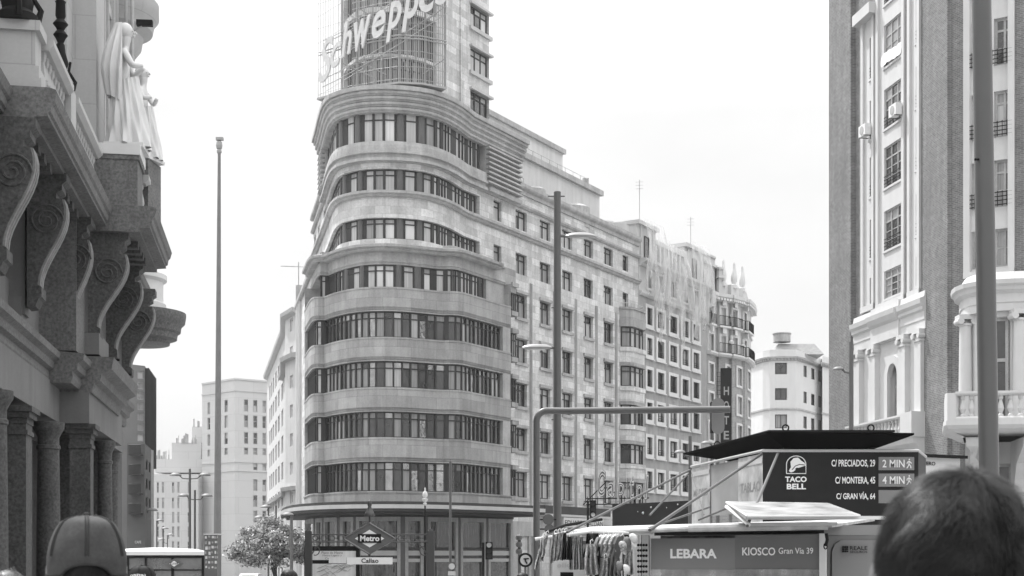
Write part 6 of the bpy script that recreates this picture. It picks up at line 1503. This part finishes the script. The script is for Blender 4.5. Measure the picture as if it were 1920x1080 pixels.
def person(px, D, ytop, label, hair='short', cap=None, hw=.078, turn=0, strands=0, shirt=None, lift=.012):
    top = P(px, ytop, D); X = top.x; b = gz(D); h = top.z-b-lift; k = h/1.75
    o = thing('person', label, 'person', (X, D, b)); T = Matrix.Rotation(turn, 3, 'Z')
    q = lambda x, y, z: Vector((X, D, b))+T@(Vector((x, y, z))*k)
    n = [(q(0, 0, .95), .12*k), (q(0, 0, 1.15), .115*k), (q(0, -.01, 1.36), (.12*k, .1*k)), (q(0, -.005, 1.48), .055*k), (q(0, .01, 1.55), (.06*k, .07*k)), (q(0, .015, 1.63), (hw*.95, .088*k)), (q(0, .0, 1.685), (hw*.8, .07*k))]
    e = [(0, 1), (1, 2), (2, 3), (3, 4), (4, 5), (5, 6)]
    for s in (-1, 1):
        i = len(n); n += [(q(s*.17, -.01, 1.4), .055*k), (q(s*.22, -.02, 1.13), .042*k), (q(s*.23, .05, .88), .028*k), (q(s*.23, .07, .8), (.03*k, .018*k))]; e += [(2, i), (i, i+1), (i+1, i+2), (i+2, i+3)]
        for f in range(4):
            j = len(n); fy = .035+.02*f; n += [(q(s*.235, fy+.01, .745+.003*abs(f-1.5)), .0085*k), (q(s*.22, fy+.015, .71), .0075*k)]; e += [(i+3, j), (j, j+1)]
        j = len(n); n += [(q(s*.21, .115, .775), .01*k), (q(s*.2, .13, .745), .008*k)]; e += [(i+3, j), (j, j+1)]
        i = len(n); n += [(q(s*.1, 0, .88), .095*k), (q(s*.11, .01, .5), .06*k), (q(s*.11, -.02, .09), .04*k), (q(s*.12, .12, .04), .035*k)]; e += [(0, i), (i, i+1), (i+1, i+2), (i+2, i+3)]
    skin_body('body', n, e, m_skin, o, 2)
    i2 = 7+4+8+2+4
    nn = [n[0], n[1], n[2], n[7], n[8], n[i2], n[i2+1]]; nn = [(p, tuple(c*1.15+.01 for c in (r if isinstance(r, tuple) else (r, r)))) for p, r in nn]
    nn.append((q(0, -.005, 1.45), .07*k)); skin_body('shirt', nn, [(0, 1), (1, 2), (2, 3), (3, 4), (2, 5), (5, 6), (2, 7)], shirt or m_shirt, o, 2)
    tr = [(q(0, 0, .95), .135*k)]; te = []
    for s in (-1, 1):
        i = len(tr); tr += [(q(s*.1, 0, .86), .11*k), (q(s*.11, .01, .5), .075*k), (q(s*.11, -.02, .1), .06*k)]; te += [(0, i), (i, i+1), (i+1, i+2)]
    skin_body('trousers', tr, te, m_jean, o, 2)
    g = G()
    for s in (-1, 1): ell(g, q(s*.12, .06, .035), .05*k, .13*k, .045*k, 12, 6)
    g.build('shoe', m_iron, o, smooth=True)
    hz = 1.75-.118; C = q(0, .0, hz); Rx, Ry, Rz = hw, .098*k, .118*k
    g = G()
    for s in (-1, 1):
        ell(g, C+T@Vector((s*(hw+.004), -.0, -.012*k)), .009*k, .02*k, .034*k, 12, 8)
    g.build('ear', m_skin, o, smooth=True)
    g = G(); g.tube([C+T@Vector((0, .09*k, .012*k)), C+T@Vector((0, .118*k, -.02*k)), C+T@Vector((0, .095*k, -.03*k))], [.008*k, .014*k, .008*k], 8); g.build('nose', m_skin, o, smooth=True)
    for s in (-1, 1): g = G(); ell(g, C+T@Vector((s*.032*k, .083*k, .004*k)), .013*k, .01*k, .008*k, 10, 6); g.build('eye', m_enw, o, smooth=True)
    g = G(); g.tube([C+T@Vector((-.022*k, .085*k, -.058*k)), C+T@Vector((0, .094*k, -.06*k)), C+T@Vector((.022*k, .085*k, -.058*k))], .005*k, 6); g.build('mouth', m_mid, o, smooth=True)
    hm = m_hair if hair != 'curly' else m_hair2
    if cap is None or True:
        def hl(v):                                         # hairline: higher in front, down to the nape behind
            return v
        g = G(); ell(g, C, Rx*1.05, Ry*1.04, Rz*1.03, 32, 18, -.45, 1, T, lambda v: (lambda f: Vector((v.x*f, v.y*f, v.z)) if v.y < .03 or v.z > .04 else Vector((v.x*.93, v.y*.9, v.z)))(max(.05, 1-(v.z/(Rz*1.031))**2)**-.1))
        hr_ = g.build('hair', hm, o, smooth=True)
    if strands:
        r = random.Random(int(px)); g = G(); wl = Vector((.25*Rx, -.35*Ry, 0))
        for _ in range(strands):
            a = r.uniform(0, 2*math.pi); s = r.uniform(-.62, .995); ca = math.sqrt(1-s*s)
            cb = ca*max(.05, 1-s*s)**-.1; v = Vector((Rx*cb*math.cos(a), Ry*cb*math.sin(a), Rz*s)); nrm = Vector((v.x/Rx**2, v.y/Ry**2, v.z/Rz**2)).normalized()
            if v.y > .05*k and s < .45: continue
            d = Vector((v.x-wl.x, v.y-wl.y, -.25*Rx-.5*abs(v.z)*(1 if s < .7 else .1))); d = (d-nrm*d.dot(nrm)); 
            clump = Vector((noise.noise(v*30), noise.noise(v*30+Vector((5, 5, 5))), noise.noise(v*30+Vector((9, 1, 3)))))*1.5
            if hair == 'curly': d = clump*2+Vector((r.gauss(0, .5), r.gauss(0, .5), r.gauss(0, .5)))
            d = (d.normalized()+clump*(.6 if hair != 'curly' else 1.2)+Vector((r.gauss(0, .1), r.gauss(0, .1), r.gauss(0, .1)))).normalized(); d = (d-nrm*d.dot(nrm)*.62).normalized()
            L = (.027 if s > .2 else .014+.008*(s+.62))*r.uniform(.7, 1.25)*k; p0 = v*1.0
            sd_ = d.cross(nrm).normalized()*.0006*k*(1.5 if strands < 6000 else 1); prev = None
            for j in range(4):
                t = j/3; p = p0+d*L*t+nrm*(.0045*k*math.sin(t*1.7)+.0015)-nrm*L*L*t*t*3; w_ = sd_*(1-t*.8)
                pq = (g.vt(C+T@(p-w_)), g.vt(C+T@(p+w_)))
                if prev: g.fc(prev[0], prev[1], pq[1], pq[0])
                prev = pq
        g.build('hair_strand', hm, hr_)
    if cap:
        cm, sm = cap; CC = C+Vector((0, 0, .01*k)); rx, ry, rz = hw*1.17, .112*k, .128*k
        g = G(); N_, M_ = 48, 20; rings = []
        for i in range(M_+1):
            t = i/M_; rg = []
            for j in range(N_):
                a = 2*math.pi*j/N_; back = max(0, -math.sin(a)); s0 = -.22
                if math.sin(a) < -.8: s0 = -.22+.2*((-math.sin(a)-.8)/.2)**.6           # arched opening at the back
                s = s0+(1-s0)*t; ca = math.sqrt(max(0, 1-s*s)); seam = 1-.012*abs(math.cos(a*3))**12
                sq = (ca**.97)*seam
                rg.append(g.vt(CC+T@Vector((rx*sq*math.cos(a), ry*sq*math.sin(a), rz*s*(1 if s < .75 else 1-.12*(s-.75)*4)))))
            rings.append(rg)
        for i, (a, b) in enumerate(zip(rings, rings[1:])):
            for j in range(N_): g.cm = 1 if (math.sin(2*math.pi*(j+.5)/N_) > .05 and cm is m_cap) else 0; g.fc(a[j], a[(j+1) % N_], b[(j+1) % N_], b[j])
        g.fc(*rings[-1]); cp = g.build('cap', [cm, m_captop], o, smooth=True)
        g = G()
        for a in (1.5, .5, 2.5, 3.5, 4.5, 5.5):
            a = a*math.pi/3
            for off in (-.035, .035):
                pts = []
                for i in range(14):
                    s = .14+.84*i/13; ca = math.sqrt(max(0, 1-s*s))**.97; aa = a+off/max(.35, ca); pts.append(CC+T@Vector((rx*1.01*ca*math.cos(aa), ry*1.01*ca*math.sin(aa), rz*1.004*s*(1 if s < .75 else 1-.12*(s-.75)*4))))
                g.tube(pts, .0019*k, 4)
        g.build('seam', sm, cp)
        g = G(); ell(g, CC+Vector((0, 0, rz*.895)), .009*k, .009*k, .006*k, 12, 6); g.build('button', sm, cp, smooth=True)
        g = G(); ring = [CC+T@Vector((rx*1.01*math.cos(a)*.975, ry*1.0*math.sin(a)*.975, rz*(-.2+.2*max(0, (-math.sin(a)-.8)/.2)**.6 if math.sin(a) < -.8 else -.2))) for a in [2*math.pi*j/60 for j in range(60)]]
        g.tube(ring, .0035*k, 5, close=True); g.build('edge_band', sm, cp, smooth=True)
        g = G(); rows_ = []
        for j in range(15):
            t = (j/14-.5)*1.9; rows_.append([g.vt(CC+T@Vector((rx*.98*math.sin(t), ry*.98*math.cos(t)+d*.07*k*math.cos(t*.85), rz*-.2-d*.015*k))) for d in (0, .5, 1)])
        for a, b in zip(rows_, rows_[1:]):
            for d in range(2): g.fc(a[d], b[d], b[d+1], a[d+1])
        g.build('visor', cm, cp, smooth=True)
        return o, CC, cp
    return o, C, None
person(1794, 1.62, 866, 'close-up person with short dark hair seen from behind at the lower right', strands=30000, hw=.086, turn=R(-12))
person(163, 3.3, 970, 'person in a washed grey baseball cap seen from behind at the lower left', cap=(m_cap, m_seam), hw=.079, strands=2500, lift=0, turn=R(17))
o, CC, cp = person(266, 9.2, 1062, 'person in a black cap with curved white lettering, just right of the grey cap', cap=(m_capk, m_capk), hw=.082, turn=R(180), lift=0)
g = G(); vv, ff = text_verts('papai', bold=.01); x0 = min(v.x for v in vv); x1 = max(v.x for v in vv); b = len(g.v)
for v in vv:
    t = ((v.x-x0)/(x1-x0)-.5)*1.15; hgt = .012+.032*(v.y+.1); s = .35; g.vt(CC+Vector((.082*1.17*1.03*math.sin(t)*.93, -.117*math.cos(t)*.98, hgt+.022-.012*t*t*2)))
for f in ff: g.fc(*[b+i for i in f])
g.build('lettering', m_txt, cp)
person(12, 5.2, 1064, 'curly-haired person barely entering at the bottom left corner', hair='curly', strands=4000, hw=.085)
person(542, 13, 1066, 'dark-haired person whose head top shows beside the left metro post', strands=1500, hw=.085)
person(980, 17, 1072, 'dark-haired person whose head top shows below the round pedestrian sign', strands=1500, hw=.082)
# ================================================================ HAZE
hz = bpy.data.materials.new('haze'); hz.use_nodes = True; t = hz.node_tree
for n in list(t.nodes): t.nodes.remove(n)
o = t.nodes.new('ShaderNodeOutputMaterial'); v = t.nodes.new('ShaderNodeVolumePrincipled'); v.inputs['Color'].default_value = (.9, .9, .9, 1)
v.inputs['Density'].default_value = .00025; v.inputs['Anisotropy'].default_value = .3; t.links.new(v.outputs[0], o.inputs['Volume'])
g = G(); g.box((0, 150, 22), (240, 420, 64)); hb_ = g.build('haze', hz, kind='stuff')
